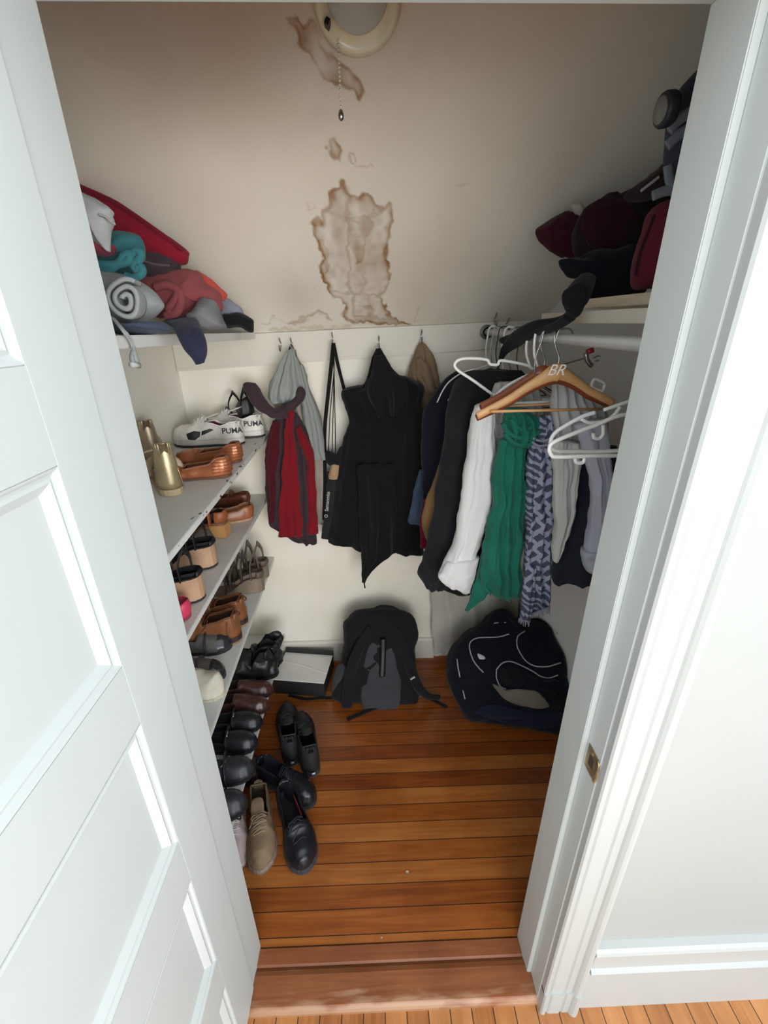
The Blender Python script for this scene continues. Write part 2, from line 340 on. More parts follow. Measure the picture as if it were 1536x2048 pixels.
# moulded casing, right side and head
CP = [(.405, .537), (.405, .520), (.408, .516), (.414, .515), (.417, .519), (.420, .5205), (.424, .5175), (.430, .517), (.452, .517), (.455, .5195), (.458, .521), (.462, .518), (.476, .518), (.479, .514), (.484, .5095), (.490, .508), (.496, .5095), (.500, .514), (.503, .520), (.504, .537)]
def extr_z(name, prof, z0, z1, m):
    vs = [(x, y, z0) for x, y in prof]+[(x, y, z1) for x, y in prof]; n = len(prof)
    return frompy(name, vs, [(i, (i+1) % n, n+(i+1) % n, n+i) for i in range(n)]+[tuple(range(n)), tuple(range(n, 2*n))], m, None, False)
struct(extr_z('trim_6', CP, .075, 2.1, CASEP))
struct(extr_z('trim_7', [(x if x < .41 else x+.002, y-.0045 if y < .53 else y) for x, y in CP], -.016, .082, CASEP))
struct(extr_z('trim_8', [(-.775-x+.792-.0-.0 if False else -x+.02, y) for x, y in CP], -.016, 2.1, WHITE))
vs = []; 
for x, y in CP: vs.append((-.49, y, 1.98+(x-.405)))
for x, y in CP: vs.append((.506, y, 1.98+(x-.405)))
n = len(CP); struct(frompy('trim_9', vs, [(i, (i+1) % n, n+(i+1) % n, n+i) for i in range(n)]+[tuple(range(n)), tuple(range(n, 2*n))], WHITE, None, False))
# room baseboard with cap moulding
zt = at(1185, 1902, 'y', .52).z; zm = at(1170, 1948, 'y', .515).z
prof = [(.537, -.016), (.520, -.016), (.520, zm-.004), (.512, zm), (.510, zm+.006), (.514, zm+.012), (.518, zm+.016), (.516, zt-.02), (.513, zt-.014), (.516, zt-.006), (.522, zt), (.537, zt+.002)]
struct(prism_y('baseboard_right', prof, .504, 2.2, CASEP))
struct(prism_y('baseboard_back', [(XB, 0), (XB-.016, 0), (XB-.016, .115), (XB-.010, .125), (XB, .128)], XL, .30, mat('closet_trim_paint', (214, 209, 196), .5, .03, 4, .05, 60)))
TRIMC = MATS['closet_trim_paint']
# sloped ceiling with water stains kept as a mask on the mesh
def vnoise(X, Y, f, seed):
    rs = np.random.RandomState(seed); G = rs.rand(64, 64); x = X*f; y = Y*f; xi = np.floor(x).astype(int); yi = np.floor(y).astype(int)
    fx = x-xi; fy = y-yi; fx = fx*fx*(3-2*fx); fy = fy*fy*(3-2*fy); g = lambda a, b: G[a % 64, b % 64]
    return (g(xi, yi)*(1-fx)+g(xi+1, yi)*fx)*(1-fy)+(g(xi, yi+1)*(1-fx)+g(xi+1, yi+1)*fx)*fy
def slope_ceiling():
    st = .0036; xs = np.arange(XL-.01, 1.09, st); ys = np.arange(.66, 1.8445, st*.78); X, Y = np.meshgrid(xs, ys)
    Z = 1.631+.033*X+SK*(1.84-Y); S = np.zeros_like(X)
    WX = X+.010*(vnoise(X, Y, 38, 1)-.5)+.013*(vnoise(X, Y, 80, 2)-.5); WY = Y+.010*(vnoise(X, Y, 38, 3)-.5)+.013*(vnoise(X, Y, 80, 4)-.5)
    def pts(P): return [(at_slope(u, v).x, at_slope(u, v).y) for u, v in P]
    def dist(P, closed):
        D = np.full(X.shape, 9.)
        for i in range(len(P) if closed else len(P)-1):
            a = P[i]; b = P[(i+1) % len(P)]; dx, dy = b[0]-a[0], b[1]-a[1]; t = np.clip(((WX-a[0])*dx+(WY-a[1])*dy)/(dx*dx+dy*dy+1e-12), 0, 1)
            D = np.minimum(D, np.hypot(WX-a[0]-t*dx, WY-a[1]-t*dy))
        return D
    def inside(P):
        I = np.zeros(X.shape, bool); n = len(P)
        for i in range(n):
            x1, y1 = P[i]; x2, y2 = P[(i+1) % n]; c = ((y1 > WY) != (y2 > WY)) & (WX < (x2-x1)*(WY-y1)/(y2-y1+1e-12)+x1); I ^= c
        return I
    def blob(P, edge, w, fill, nz=.5):
        nonlocal S
        P = pts(P); D = dist(P, True); I = inside(P); N = vnoise(X, Y*.35, 34, 9)*.6+vnoise(X, Y, 60, 10)*.4
        s = np.where(I, edge*np.exp(-(D/w)**2)*(.6+.8*N)+fill*np.clip(1+nz*2*(N-.5)*2, 0, 2)*np.clip(D/.004, 0, 1), edge*np.exp(-(D/.0022)**2)*.7); S = np.maximum(S, s)
    def line(P, inten, w):
        nonlocal S
        D = dist(pts(P), False); S = np.maximum(S, inten*np.exp(-(D/w)**2))
    # big upper streak
    blob([(574, 28), (584, 32), (594, 44), (604, 50), (612, 36), (626, 34), (638, 44), (636, 60), (642, 80), (660, 104), (676, 116), (692, 128), (712, 144), (724, 166), (726, 184), (720, 194), (708, 192), (700, 186), (676, 172), (662, 170), (648, 158), (640, 144), (622, 122), (610, 104), (598, 94), (590, 70), (580, 52)], .5, .007, .4, .6)
    blob([(600, 60), (615, 58), (640, 92), (655, 120), (700, 160), (690, 166), (664, 140), (650, 130), (630, 108)], .1, .004, .12)
    # drops
    blob([(667, 276), (678, 292), (684, 304), (678, 318), (668, 322), (660, 308), (656, 294), (660, 284)], .5, .006, .2)
    blob([(700, 308), (710, 306), (714, 320), (710, 332), (700, 326), (696, 316)], .45, .0025, .02); line([(710, 332), (712, 338), (742, 332), (744, 338)], .35, .002); line([(708, 298), (711, 320)], .3, .002)
    blob([(614, 406), (628, 404), (636, 414), (630, 420), (620, 416)], .25, .002, .05); blob([(630, 572), (638, 574), (640, 584), (636, 590), (628, 580)], .3, .0015, .03)
    blob([(628, 214), (636, 216), (636, 228), (628, 230)], .14, .0015, .02)
    # main stain
    main = [(676, 360), (684, 366), (690, 382), (700, 392), (716, 388), (738, 388), (752, 402), (764, 414), (776, 408), (786, 414), (786, 440), (780, 462), (776, 490), (774, 512), (780, 530), (780, 560), (770, 578), (760, 588), (770, 606), (780, 632), (800, 642), (822, 648), (778, 650), (740, 646), (700, 646), (684, 632), (692, 616), (684, 600), (664, 592), (656, 582), (652, 566), (636, 548), (636, 534), (646, 520), (644, 502), (638, 486), (626, 470), (622, 446), (632, 436), (644, 444), (646, 424), (656, 412), (662, 382), (670, 374)]
    blob(main, .66, .0115, .24, .7)
    blob([(690, 430), (712, 424), (742, 432), (748, 452), (736, 480), (730, 520), (714, 530), (704, 500), (694, 470)], .12, .01, .46, .6)
    blob([(640, 470), (652, 480), (662, 510), (660, 548), (650, 552), (644, 520)], .15, .008, .42, .4)
    blob([(706, 612), (740, 606), (756, 636), (730, 646), (704, 640)], .15, .008, .42, .6)
    line([(690, 384), (697, 396), (694, 420), (690, 440), (700, 460), (694, 500), (700, 540), (694, 570), (712, 590)], .5, .008)
    line([(697, 396), (714, 396), (736, 394), (746, 410), (742, 426)], .5, .006); line([(656, 420), (690, 436), (724, 446), (748, 424), (770, 420)], .45, .009)
    line([(724, 446), (730, 480), (726, 520), (732, 560), (722, 590)], .42, .009); line([(660, 580), (700, 586), (740, 590), (762, 584)], .45, .006)
    line([(712, 590), (706, 612), (712, 640), (740, 642)], .5, .008); line([(738, 592), (736, 616), (756, 640)], .4, .007); line([(700, 470), (722, 472)], .4, .012)
    line([(708, 630), (728, 634), (770, 640), (800, 646)], .55, .008)
    # bottom left run
    line([(528, 648), (542, 646), (544, 634), (556, 636), (570, 648), (590, 650)], .34, .0025)
    line([(576, 648), (590, 646), (598, 636), (620, 632), (636, 624), (652, 628), (660, 640)], .55, .007); line([(590, 646), (610, 640)], .5, .012); line([(540, 660), (700, 654)], .3, .009)
    line([(842, 612), (836, 622), (832, 646)], .28, .004)
    # soft brown patches left of the lamp and near the sneaked damp
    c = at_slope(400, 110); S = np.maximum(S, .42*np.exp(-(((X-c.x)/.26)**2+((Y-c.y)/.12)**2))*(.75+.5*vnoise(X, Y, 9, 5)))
    c = at_slope(590, 590); S = np.maximum(S, .24*np.exp(-(((X-c.x)/.09)**2+((Y-c.y)/.10)**2)))
    line([(290, 249), (360, 247), (420, 250)], .22, .002); line([(912, 370), (940, 366)], .2, .002)
    ny, nx = X.shape; V = np.stack([X, Y, Z], -1).reshape(-1, 3)
    Vt = V.copy()[[0, nx-1, (ny-1)*nx, ny*nx-1]]+np.array([0, .05, .09]); V = np.vstack([V, Vt])
    idx = np.arange(ny*nx).reshape(ny, nx); q = np.stack([idx[:-1, :-1], idx[1:, :-1], idx[1:, 1:], idx[:-1, 1:]], -1).reshape(-1, 4)
    me = bpy.data.meshes.new('ceiling'); me.from_pydata(V.tolist(), [], q.tolist()+[[ny*nx, ny*nx+1, ny*nx+3, ny*nx+2]]); me.update()
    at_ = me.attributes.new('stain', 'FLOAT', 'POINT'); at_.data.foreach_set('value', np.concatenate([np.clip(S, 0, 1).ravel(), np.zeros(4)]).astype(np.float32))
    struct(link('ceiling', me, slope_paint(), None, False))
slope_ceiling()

# ================================================================== panelled door standing open
def make_door():
    t = empty('door_1', (-.352, .578, .0)); t['kind'] = 'structure'
    XF = -.352; th = .035; y1, y0 = .578, -.19; py1, py0 = .478, -.09
    zs = [(.11, .311), (.425, .714), (.828, 1.111), (1.22, 1.507), (1.615, 1.86)]
    bm = bmesh.new()
    addbox(bm, XF-th, XF, py1, y1, .012, 1.968); addbox(bm, XF-th, XF, y0, py0, .012, 1.968)
    zz = [.012]+[v for z in zs for v in z]+[1.968]
    for i in range(0, len(zz), 2): addbox(bm, XF-th, XF, py0, py1, zz[i], zz[i+1])
    obs = [frombm('frame', bm, WHITE, bevel=.0012)]
    for z0, z1 in zs:
        # ogee moulding ring + flat recessed field
        steps = [(0, 0), (.003, -.001), (.006, -.004), (.010, -.005), (.014, -.0035), (.018, -.006), (.023, -.0095), (.026, -.012)]
        bm = bmesh.new(); rings = []
        for ins, dx in steps:
            rings.append([bm.verts.new((XF+dx, y, z)) for y, z in ((py0+ins, z0+ins), (py1-ins, z0+ins), (py1-ins, z1-ins), (py0+ins, z1-ins))])
        for a, b in zip(rings, rings[1:]):
            for k in range(4): bm.faces.new((a[k], a[(k+1) % 4], b[(k+1) % 4], b[k]))
        bm.faces.new(rings[-1]); bk = [bm.verts.new((XF-.024, y, z)) for y, z in ((py0, z0), (py1, z0), (py1, z1), (py0, z1))]; bm.faces.new(bk)
        for k in range(4): bm.faces.new((rings[0][k], rings[0][(k+1) % 4], bk[(k+1) % 4], bk[k]))
        obs.append(frombm('panel', bm, WHITE))
    for z in (.25, 1.72):
        obs.append(tube('hinge', [(XF-th-.004, .582, z-.045), (XF-th-.004, .582, z+.045)], .005, WHITE, smooth_n=1, seg=12))
    setpar(t, *obs)
make_door()

# ================================================================== hook rail on the back wall
def rail():
    zt = lambda x: 1.631+.033*x; zb = lambda x: 1.528+.055*x; x0, x1, yb, yf = -.764, .655, XB, 1.82
    b = hexa('board', [(x0, yf, zb(x0)), (x1, yf, zb(x1)), (x1, yb, zb(x1)), (x0, yb, zb(x0))], [(x0, yf, zt(x0)), (x1, yf, zt(x1)), (x1, yb, zt(x1)), (x0, yb, zt(x0))], TRIMC, bevel=.002)
    c = hexa('lower_bead', [(x0, yf-.003, zb(x0)-.004), (x1, yf-.003, zb(x1)-.004), (x1, yb, zb(x1)-.004), (x0, yb, zb(x0)-.004)], [(x0, yf-.003, zb(x0)+.008), (x1, yf-.003, zb(x1)+.008), (x1, yb, zb(x1)+.008), (x0, yb, zb(x0)+.008)], TRIMC, bevel=.002)
    obs = [b, c]
    for u, v in ((563, 694), (585, 694), (666, 683), (758, 690), (842, 678), (1012, 655), (988, 645)):
        p = at(u, v, 'y', 1.815); h = .026
        obs.append(tubes('coat_hook', [[(p.x, 1.82, p.z+h*.2), (p.x, 1.80, p.z+h*.1), (p.x, 1.785, p.z-h*.5), (p.x, 1.772, p.z-h*.2), (p.x, 1.768, p.z+h*.4)],
                                       [(p.x, 1.82, p.z+h*.5), (p.x, 1.795, p.z+h*.8), (p.x, 1.785, p.z+h*1.3)]], .0022, METAL, smooth_n=5))
    t = group_thing('hook_rail', 'cream painted wooden hook board running across the back wall under the sloped ceiling', 'hook rail', obs)
rail()
# strike plate on the right jamb
def strike():
    x = .4015; P = [(.532, .853), (.592, .853), (.592, .910), (.532, .910)]
    bm = bmesh.new(); addbox(bm, x-.0004, x+.0012, .541, .578, .851, .908)
    a = frombm('plate', bm, mat('worn_brass', (176, 160, 118), .35, .3, 30, .2, 200, metal=.7), bevel=.0004)
    b = tube('lip', [(x, .541, .853), (x-.0008, .536, .858), (x-.001, .5335, .88), (x-.0008, .536, .902), (x, .541, .906)], .0022, MATS['worn_brass'])
    c = box('latch_hole', (x-.0008, x+.001, .552, .567, .868, .892), mat('hole_dark', (60, 48, 36), .8))
    d = lathe('screw', [(0, .0012), (.003, .001), (.0035, 0)], MATS['worn_brass'], M=Matrix.Translation((x-.0004, .56, .90)) @ Matrix.Rotation(-PI/2, 4, 'Y'), seg=14)
    group_thing('strike_plate', 'small worn brass latch plate set in the white right door jamb', 'strike plate', [a, b, c, d])
strike()

# ================================================================== shelves
def shelf(u0, v0, u1, v1, label, y0=.70, x=-.5, xb=-.764, th=.018, ylast=1.838, m=None):
    a = at(u0, v0, 'x', x); b = at(u1, v1, 'x', x); k = (b.z-a.z)/(b.y-a.y); z = lambda y: a.z+k*(y-a.y)
    lo = [(xb, y0, z(y0)-th), (x, y0, z(y0)-th), (x, ylast, z(ylast)-th), (xb, ylast, z(ylast)-th)]; hi = [(p[0], p[1], p[2]+th) for p in lo]
    s = hexa('shelf_board', lo, hi, m or SHELFM, bevel=.0015); t = tag(s, label, 'shelf', 'white shelves on the left wall')
    return z
SHELFM = mat('shelf_paint', (216, 216, 210), .5, .04, 5, .12, 40)
def chipped():
    m = mat('chipped_shelf_paint', (216, 216, 210), .5, .04, 5, .12, 40); nt = m.node_tree; N = nt.nodes.new; L = nt.links.new; b = nt.nodes['Principled BSDF']
    src = b.inputs['Base Color'].links[0].from_socket; g = N('ShaderNodeNewGeometry'); mp = N('ShaderNodeMapping'); mp.inputs['Scale'].default_value = (60, 26, 60); L(g.outputs['Position'], mp.inputs[0])
    n = N('ShaderNodeTexNoise'); n.inputs['Scale'].default_value = 1; n.inputs['Detail'].default_value = 4; L(mp.outputs[0], n.inputs[0])
    sp = N('ShaderNodeSeparateXYZ'); L(g.outputs['Position'], sp.inputs[0]); r = N('ShaderNodeMapRange'); r.inputs['From Min'].default_value = -.50; r.inputs['From Max'].default_value = -.428; r.inputs['To Min'].default_value = -.16; r.inputs['To Max'].default_value = .0; L(sp.outputs[0], r.inputs[0])
    a = N('ShaderNodeMath'); L(n.outputs[0], a.inputs[0]); L(r.outputs[0], a.inputs[1]); t = N('ShaderNodeMath'); t.operation = 'GREATER_THAN'; t.inputs[1].default_value = .635; L(a.outputs[0], t.inputs[0])
    x = N('ShaderNodeMix'); x.data_type = 'RGBA'; L(t.outputs[0], x.inputs['Factor']); L(src, x.inputs['A']); x.inputs['B'].default_value = sc((92, 78, 64))+(1,); L(x.outputs['Result'], b.inputs['Base Color']); return m
Z1 = shelf(337, 1110, 545, 856, 'white shelf board under the white sneakers, chipped along its edge', x=-.43, m=chipped())
Z2 = shelf(373, 1274, 527, 1006, 'white shelf board carrying the tan wedge shoes, below the chipped one', x=-.47)
Z3 = shelf(421, 1466, 549, 1112, 'white shelf board carrying the brown moccasin boots', x=-.481)
Z4 = shelf(465, 1648, 571, 1265, 'lowest white shelf board, just above the floor', x=-.476)
ZT = shelf(232, 671, 515, 665, 'top left shelf board under the pile of folded clothes', x=-.44, th=.022, ylast=1.812)
print('shelf z', [[round(f(y), 3) for y in (.9, 1.3, 1.8)] for f in (Z1, Z2, Z3, Z4, ZT)])
# cleats under the shelves on the back wall
for f in (Z1, Z2, Z3): pass
# right side shelf, support board and rod
PINE = mat('bare_pine', (226, 214, 188), .6, .18, 3, .2, 90, stretch=(8, 1, 8))
def rshelf():
    x = .55; z0 = 1.699
    s = hexa('shelf_board', [(x, .72, z0-.022), (xR(.72)-.004, .72, z0-.022), (xR(1.24)-.004, 1.24, z0-.022), (x, 1.24, z0-.022)], [(x, .72, z0), (xR(.72)-.004, .72, z0), (xR(1.24)-.004, 1.24, z0), (x, 1.24, z0)], PINE, bevel=.001)
    tag(s, 'unpainted pine shelf board on the right under the dark clothes', 'shelf')
    z1 = 1.669
    s = hexa('support_board', [(.50, .72, z1-.026), (.535, .72, z1-.026), (.535, 1.38, z1-.026), (.50, 1.38, z1-.026)], [(.50, .72, z1), (.535, .72, z1), (.535, 1.38, z1), (.50, 1.38, z1)], mat('grey_pine', (214, 208, 194), .6, .15, 3, .2, 90), bevel=.001)
    tag(s, 'narrow greyish board running below the pine shelf on the right', 'board')
    r = tube('rod', [(.45, .70, 1.612), (.45, 1.2, 1.610), (.45, 1.816, 1.612)], .012, mat('satin_rod', (196, 198, 198), .3, .03, 5, 0, metal=.25), seg=20)
    f = lathe('rod_socket', [(0, 0), (.026, 0), (.026, .006), (.017, .009), (.017, .02)], METAL, M=Matrix.Translation((.45, 1.819, 1.612)) @ Matrix.Rotation(PI/2, 4, 'X'))
    group_thing('clothes_rod', 'chrome clothes rod on the right carrying the hangers', 'clothes rod', [r, f])
rshelf()
# lamp on the slope
def lamp():
    c = at_slope(714, -4); th = math.atan(SK); nrm = Vector((0, -math.sin(th), -math.cos(th)))
    rad = .081
    M = Matrix.Translation(c) @ nrm.to_track_quat('Z', 'Y').to_matrix().to_4x4()
    cream = mat('cream_porcelain', (226, 222, 192), .3, .04, 4, 0, coat=.4)
    a = lathe('base', [(0, 0), (rad*.98, 0), (rad, .006), (rad*.99, .014), (rad*.93, .019), (rad*.84, .020), (rad*.8, .016), (rad*.55, .013), (.026, .014), (.024, .03), (0, .03)], cream, M=M)
    gl = bpy.data.materials.new('lamp_glass'); gl.use_nodes = True; p = gl.node_tree.nodes['Principled BSDF']; p.inputs['Base Color'].default_value = (.80, .86, .82, 1); p.inputs['Transmission Weight'].default_value = .35; p.inputs['Roughness'].default_value = .1; p.inputs['IOR'].default_value = 1.3
    R1 = rad*.72; b = lathe('glass_shade', [(R1*math.cos(a_), .012+.046*math.sin(a_)) for a_ in [i*PI/2/14 for i in range(15)]]+[((R1-.003)*math.cos(a_), .012+.043*math.sin(a_)) for a_ in [i*PI/2/14 for i in range(14, -1, -1)]], gl, M=M)
    b.data.transform(Matrix.Translation((0, -.0125, .010)))
    s = M @ Vector((-.03, .055, .01))
    c0 = at(676, 76, 'y', c.y+.028); e = at(683, 222, 'y', c.y+.028)
    top = Vector((c0.x, c0.y, c0.z+.004)); k = int((top.z-e.z)/.0065); bm = bmesh.new()
    for i in range(k+1):
        p = top.lerp(Vector((top.x, top.y, e.z)), i/k); bmesh.ops.create_icosphere(bm, subdivisions=1, radius=.0028, matrix=Matrix.Translation(p))
    ch = frombm('pull_chain', bm, mat('bright_chain', (226, 222, 212), .3, .05, 5, 0, metal=.3), smooth=True)
    kn = lathe('chain_knob', [(0, .011), (.003, .010), (.0055, .004), (.006, 0), (.005, -.005), (.002, -.008), (0, -.008)], METAL, M=Matrix.Translation((top.x, top.y, e.z-.008)), seg=20)
    bm = bmesh.new(); addbox(bm, -.004, .004, -.012, .012, -.004, .006); 
    cl = frombm('clip', bm, BLACKM); cl.data.transform(Matrix.Translation(M @ Vector((0, 0, 0))+(at_slope(655, 36)-c)*1.0+nrm*.02) @ Matrix.Rotation(.5, 4, 'Y'))
    setpar_obs = [a, b, ch, kn, cl]; group_thing('ceiling_lamp', 'round cream lamp with clear glass and a bead pull chain on the sloped ceiling', 'ceiling lamp', setpar_obs)
lamp()

# ================================================================== shoes
from mathutils.bvhtree import BVHTree
def sst(a, b, x): t = min(1, max(0, (x-a)/(b-a))); return t*t*(3-2*t)
def lut(T, t):
    for (a, x), (b, y) in zip(T, T[1:]):
        if t <= b: return x+(y-x)*sst(0, 1, (t-a)/(b-a)) if b > a else y
    return T[-1][1]
def on_plane(u, v, Z):
    """point of a shelf surface (or of a fixed height) seen at a pixel"""
    if not callable(Z): return at(u, v, 'z', Z)
    z = Z(1.3)
    for _ in range(12): p = at(u, v, 'z', z); z = z*.5+Z(min(1.85, max(.7, p.y)))*.5
    return p
def shoe(name, label, loc, deg, L=.25, W=.088, hc=.055, dip=.8, hv=.055, ht=.042, ts=.012, hh=0, throat=.45, point=0, up=(40, 30, 30), lin=(60, 45, 40), sole=(30, 25, 22), rough=.5, heel=None, wedge=False,
         laces=0, lacecol=(230, 228, 220), straps=(), group=None, cat='shoe', open_toe=False, crumple=.0, tilt=0, roll_=0, metal=0, out=None, trim=None, tongue=False, seed=1, flip=1, slot=.04, width_top=.72, cap=None):
    t = thing(name, label, cat, loc, R(deg), group); t.rotation_euler = (R(roll_), R(-tilt), R(deg))
    mu = mat('shoe_%s_%d' % ('_'.join(map(str, up)), int(rough*100)), up, rough, .12, 20, .15, 420, metal=metal)
    ml = mat('lining_%s' % '_'.join(map(str, lin)), lin, .85, .1, 20, .2, 500); ms = mat('sole_%s' % '_'.join(map(str, sole)), sole, .6, .1, 20, .1, 300)
    WT = [(0, 0), (.012, .28), (.04, .50), (.1, .66), (.2, .73), (.36, .70), (.52, .82), (.68, 1), (.8, .96-.1*point), (.9, .78-.25*point), (.96, .5-.22*point), (.99, .24-.1*point), (1, 0)]
    wd = lambda q: W/2*lut(WT, q); zb = lambda q: ts+hh*(1-sst(.22, .66, q)); cy = lambda q: .006*flip*math.sin(PI*q)
    NT = 44; tt = [.5-.5*math.cos(PI*i/NT) for i in range(NT+1)]; tt = [.35*i/NT+.65*a for i, a in zip(range(NT+1), tt)]
    # sole
    vs = []; fs = []
    for q in tt:
        for sd in (-1, 1):
            w_ = wd(q)*1.04
            vs.append(((q-.003)*L*1.006, cy(q)+sd*w_, zb(q))); vs.append(((q-.003)*L*1.006, cy(q)+sd*w_*(.96 if not wedge else .98), zb(q)-ts if not (wedge and q < .7) else min(zb(q)-ts, 0)))
    for i in range(NT):
        a = i*4; b = a+4; fs += [(a, a+2, b+2, b), (a+1, b+1, b+3, a+3), (a, b, b+1, a+1), (a+2, a+3, b+3, b+2)]
    so = frompy('sole', vs, fs, ms, t, False)
    if out:
        vs = [(x, y, z) for x, y, z in vs]; zo = .007; v2 = []; 
        for q in tt:
            for sd in (-1, 1):
                w_ = wd(q)*1.06; v2.append(((q-.003)*L*1.01, cy(q)+sd*w_, (zb(q)-ts)*0+zo)); v2.append(((q-.003)*L*1.01, cy(q)+sd*w_, 0))
        frompy('outsole', v2, fs, mat('gum_%s' % '_'.join(map(str, out)), out, .6), t, False)
    if heel:
        hm = mat('heel_%s' % '_'.join(map(str, heel)), heel, .4, .06, 10, .1, 200); pr = [(-.001, 0), (.2, 0), (.24, hh*.6), (.27, hh+.001), (-.001, hh+.001)]
        bm = bmesh.new(); A = []
        for sd in (-1, 1): A.append([bm.verts.new((q*L, cy(0)+sd*W*.33*(.8+.2*(z/hh if hh else 1)), z)) for q, z in pr])
        n = len(pr)
        for i in range(n): bm.faces.new((A[0][i], A[0][(i+1) % n], A[1][(i+1) % n], A[1][i]))
        bm.faces.new(A[0]); bm.faces.new(A[1]); frombm('heel', bm, hm, t, bevel=.003)
    # upper and lining as one surface split in two
    HS = [(0, hc), (.12, hc), (.28, hc*dip), (throat, hv*.9), (throat+.12, hv*.62), (.85, ht*.55), (.95, ht*.45), (1, ht*.12)]
    HCN = [(0, hc), (throat, hv+.004), (throat+.08, hv+.010), (.72, ht*.95+.006), (.86, ht), (.95, ht*.78), (.985, ht*.5), (1, ht*.15)]
    no, ni = 7, 8; rows = []; kinds = []
    for q in tt:
        w_ = wd(q); row = []; hs = lut(HS, q); hcn = max(hs*1.02, lut(HCN, q)); op = sst(slot-.02, slot+.02, q)*(1-sst(throat-.02, throat+.03, q))
        inset = lut([(0, .18), (.2, 1-width_top), (throat, 1-width_top), (.75, .22), (1, .3)], q)
        for sd in (-1, 1):
            side = []
            for i in range(no+1):
                a = i/no; side.append((q*L-(.006*math.sin(PI*a*.9) if q < .1 else 0)*1+(.012*a*(1-sst(0, .12, q)) if hc > .06 else 0), cy(q)+sd*w_*(1+.07*math.sin(PI*a*.75)-inset*a*a), zb(q)-.001+hs*a))
            xc = w_*(1-inset)
            for i in range(1, ni+1):
                c = 1-i/ni; zc = hs+(hcn-hs)*math.sqrt(max(0, 1-c*c)); zi = hs*max(0, 1-(i)*.55)+.004*(i > 1) if i < 3 else .004
                z = zc*(1-op)+zi*op; xo = xc*c*(1-.0*op)+(0 if i > 2 else op*(xc*(1-c)-.003*i)); side.append((q*L, cy(q)+sd*xo, zb(q)-.001+z))
            row.append(side)
        full = row[0]+row[1][::-1][1:]; rows.append([Vector(p) for p in full]); kinds.append(op)
    m_ = len(rows[0]); vs = [p for r in rows for p in r]
    if crumple:
        vs = [p+noise.noise_vector(p*22+Vector((seed*5, 0, 0)))*crumple*min(1, (p.z-zb(max(0, min(1, p.x/L))))/.05 if p.z > zb(max(0, min(1, p.x/L))) else 0) for p in vs]
    fu = []; fl = []
    for i in range(NT):
        for k in range(m_-1):
            f = (i*m_+k, i*m_+k+1, (i+1)*m_+k+1, (i+1)*m_+k); inner = no <= k < m_-1-no and (kinds[i]+kinds[i+1])/2 > .5
            (fl if inner else fu).append(f)
    if open_toe:
        fu = [f for f in fu if not (tt[f[0]//m_] < .0)]
    if not open_toe:
        uo = frompy('upper', vs, fu, mu, t); 
        s_ = uo.modifiers.new('thick', 'SOLIDIFY'); s_.thickness = .0022; s_.offset = -1
    else:
        bk = [f for f in fu if tt[f[0]//m_] < open_toe]
        if bk: uo = frompy('upper', vs, bk, mu, t); s_ = uo.modifiers.new('thick', 'SOLIDIFY'); s_.thickness = .003; s_.offset = -1
        fl = [f for f in fl]
    if fl:
        def cl(v): return v
        frompy('lining', vs, fl, ml, t)
    if open_toe:
        vs2 = []; f2 = []
        for q in tt:
            for sd in (-1, 1): vs2.append((q*L, cy(q)+sd*wd(q)*.97, zb(q)+.003)); vs2.append((q*L, cy(q)+sd*wd(q)*.97, zb(q)-.002))
        frompy('insole', vs2, fs, ml, t, False)
    if trim:
        mt = mat('trim_%s' % '_'.join(map(str, trim)), trim, .6); pth = []
        pL = [rows[i][no] for i in range(NT+1) if slot <= tt[i] <= throat+.02]; pR = [rows[i][m_-1-no] for i in range(NT+1) if slot <= tt[i] <= throat+.02]
        tube('collar_binding', [tuple(v) for v in pL[::3]]+[tuple(v) for v in pR[::-3]], .0035, mt, t, closed=True, smooth_n=3)
    if cap:
        mc = mat('cap_%s' % '_'.join(map(str, cap)), cap, .25); 
        fc = [f for f in fu if tt[f[0]//m_] > .8]; vv = [p+Vector((.0012, 0, .0012)) if p.x > L*.78 else p for p in vs]
        vv = [Vector((p.x, cy(.9)+(p.y-cy(.9))*1.03, p.z)) for p in vv]; frompy('toe_cap', vv, fc, mc, t)
    if tongue: 
        q = throat; puffp = [(L*(q-.14), -W*.2, zb(q)+hv*1.25), (L*(q-.14), W*.2, zb(q)+hv*1.25), (L*(q+.1), W*.17, zb(q)+hv*.95), (L*(q+.1), -W*.17, zb(q)+hv*.95)]
        puff('tongue', puffp, (.3, 0, 1), .005, mu, t, rings=5, amp=.001)
    if laces:
        paths = []
        for i in range(laces):
            q = throat+.015+.21*i/max(1, laces-1); h = zb(q)+max(lut(HS, q), lut(HCN, q))+.0025; ww = W*.24
            if q > throat+.1: h -= .002
            paths.append([(q*L, cy(q)-ww, h-.009), (q*L+.003, cy(q)-ww*.4, h+.001), (q*L-.003, cy(q)+ww*.4, h+.001), (q*L, cy(q)+ww, h-.009)])
            if i < laces-1: q2 = q+.21/(laces-1); paths.append([(q*L, cy(q)+ww, h-.009), (q*L+.006, cy(q)+.003, h+.003), (q2*L, cy(q)-ww, h-.011)])
        q = throat; h = zb(q)+hv+.008
        for sd in (-1, 1): paths.append([(q*L+.01, 0, h-.003), (q*L+.012, sd*.012, h+.003), (q*L+.018, sd*.022, h-.004), (q*L+.022, sd*.012, h-.005), (q*L+.012, 0, h-.003)]); paths.append([(q*L+.01, 0, h-.003), (q*L+.022, sd*.016, h-.004), (q*L+.034, sd*.024, h-.014), (q*L+.036, sd*.030, h-.022)])
        tubes('laces', paths, .0018, mat('lace_%s' % '_'.join(map(str, lacecol)), lacecol, .8), t, smooth_n=5, seg=6)
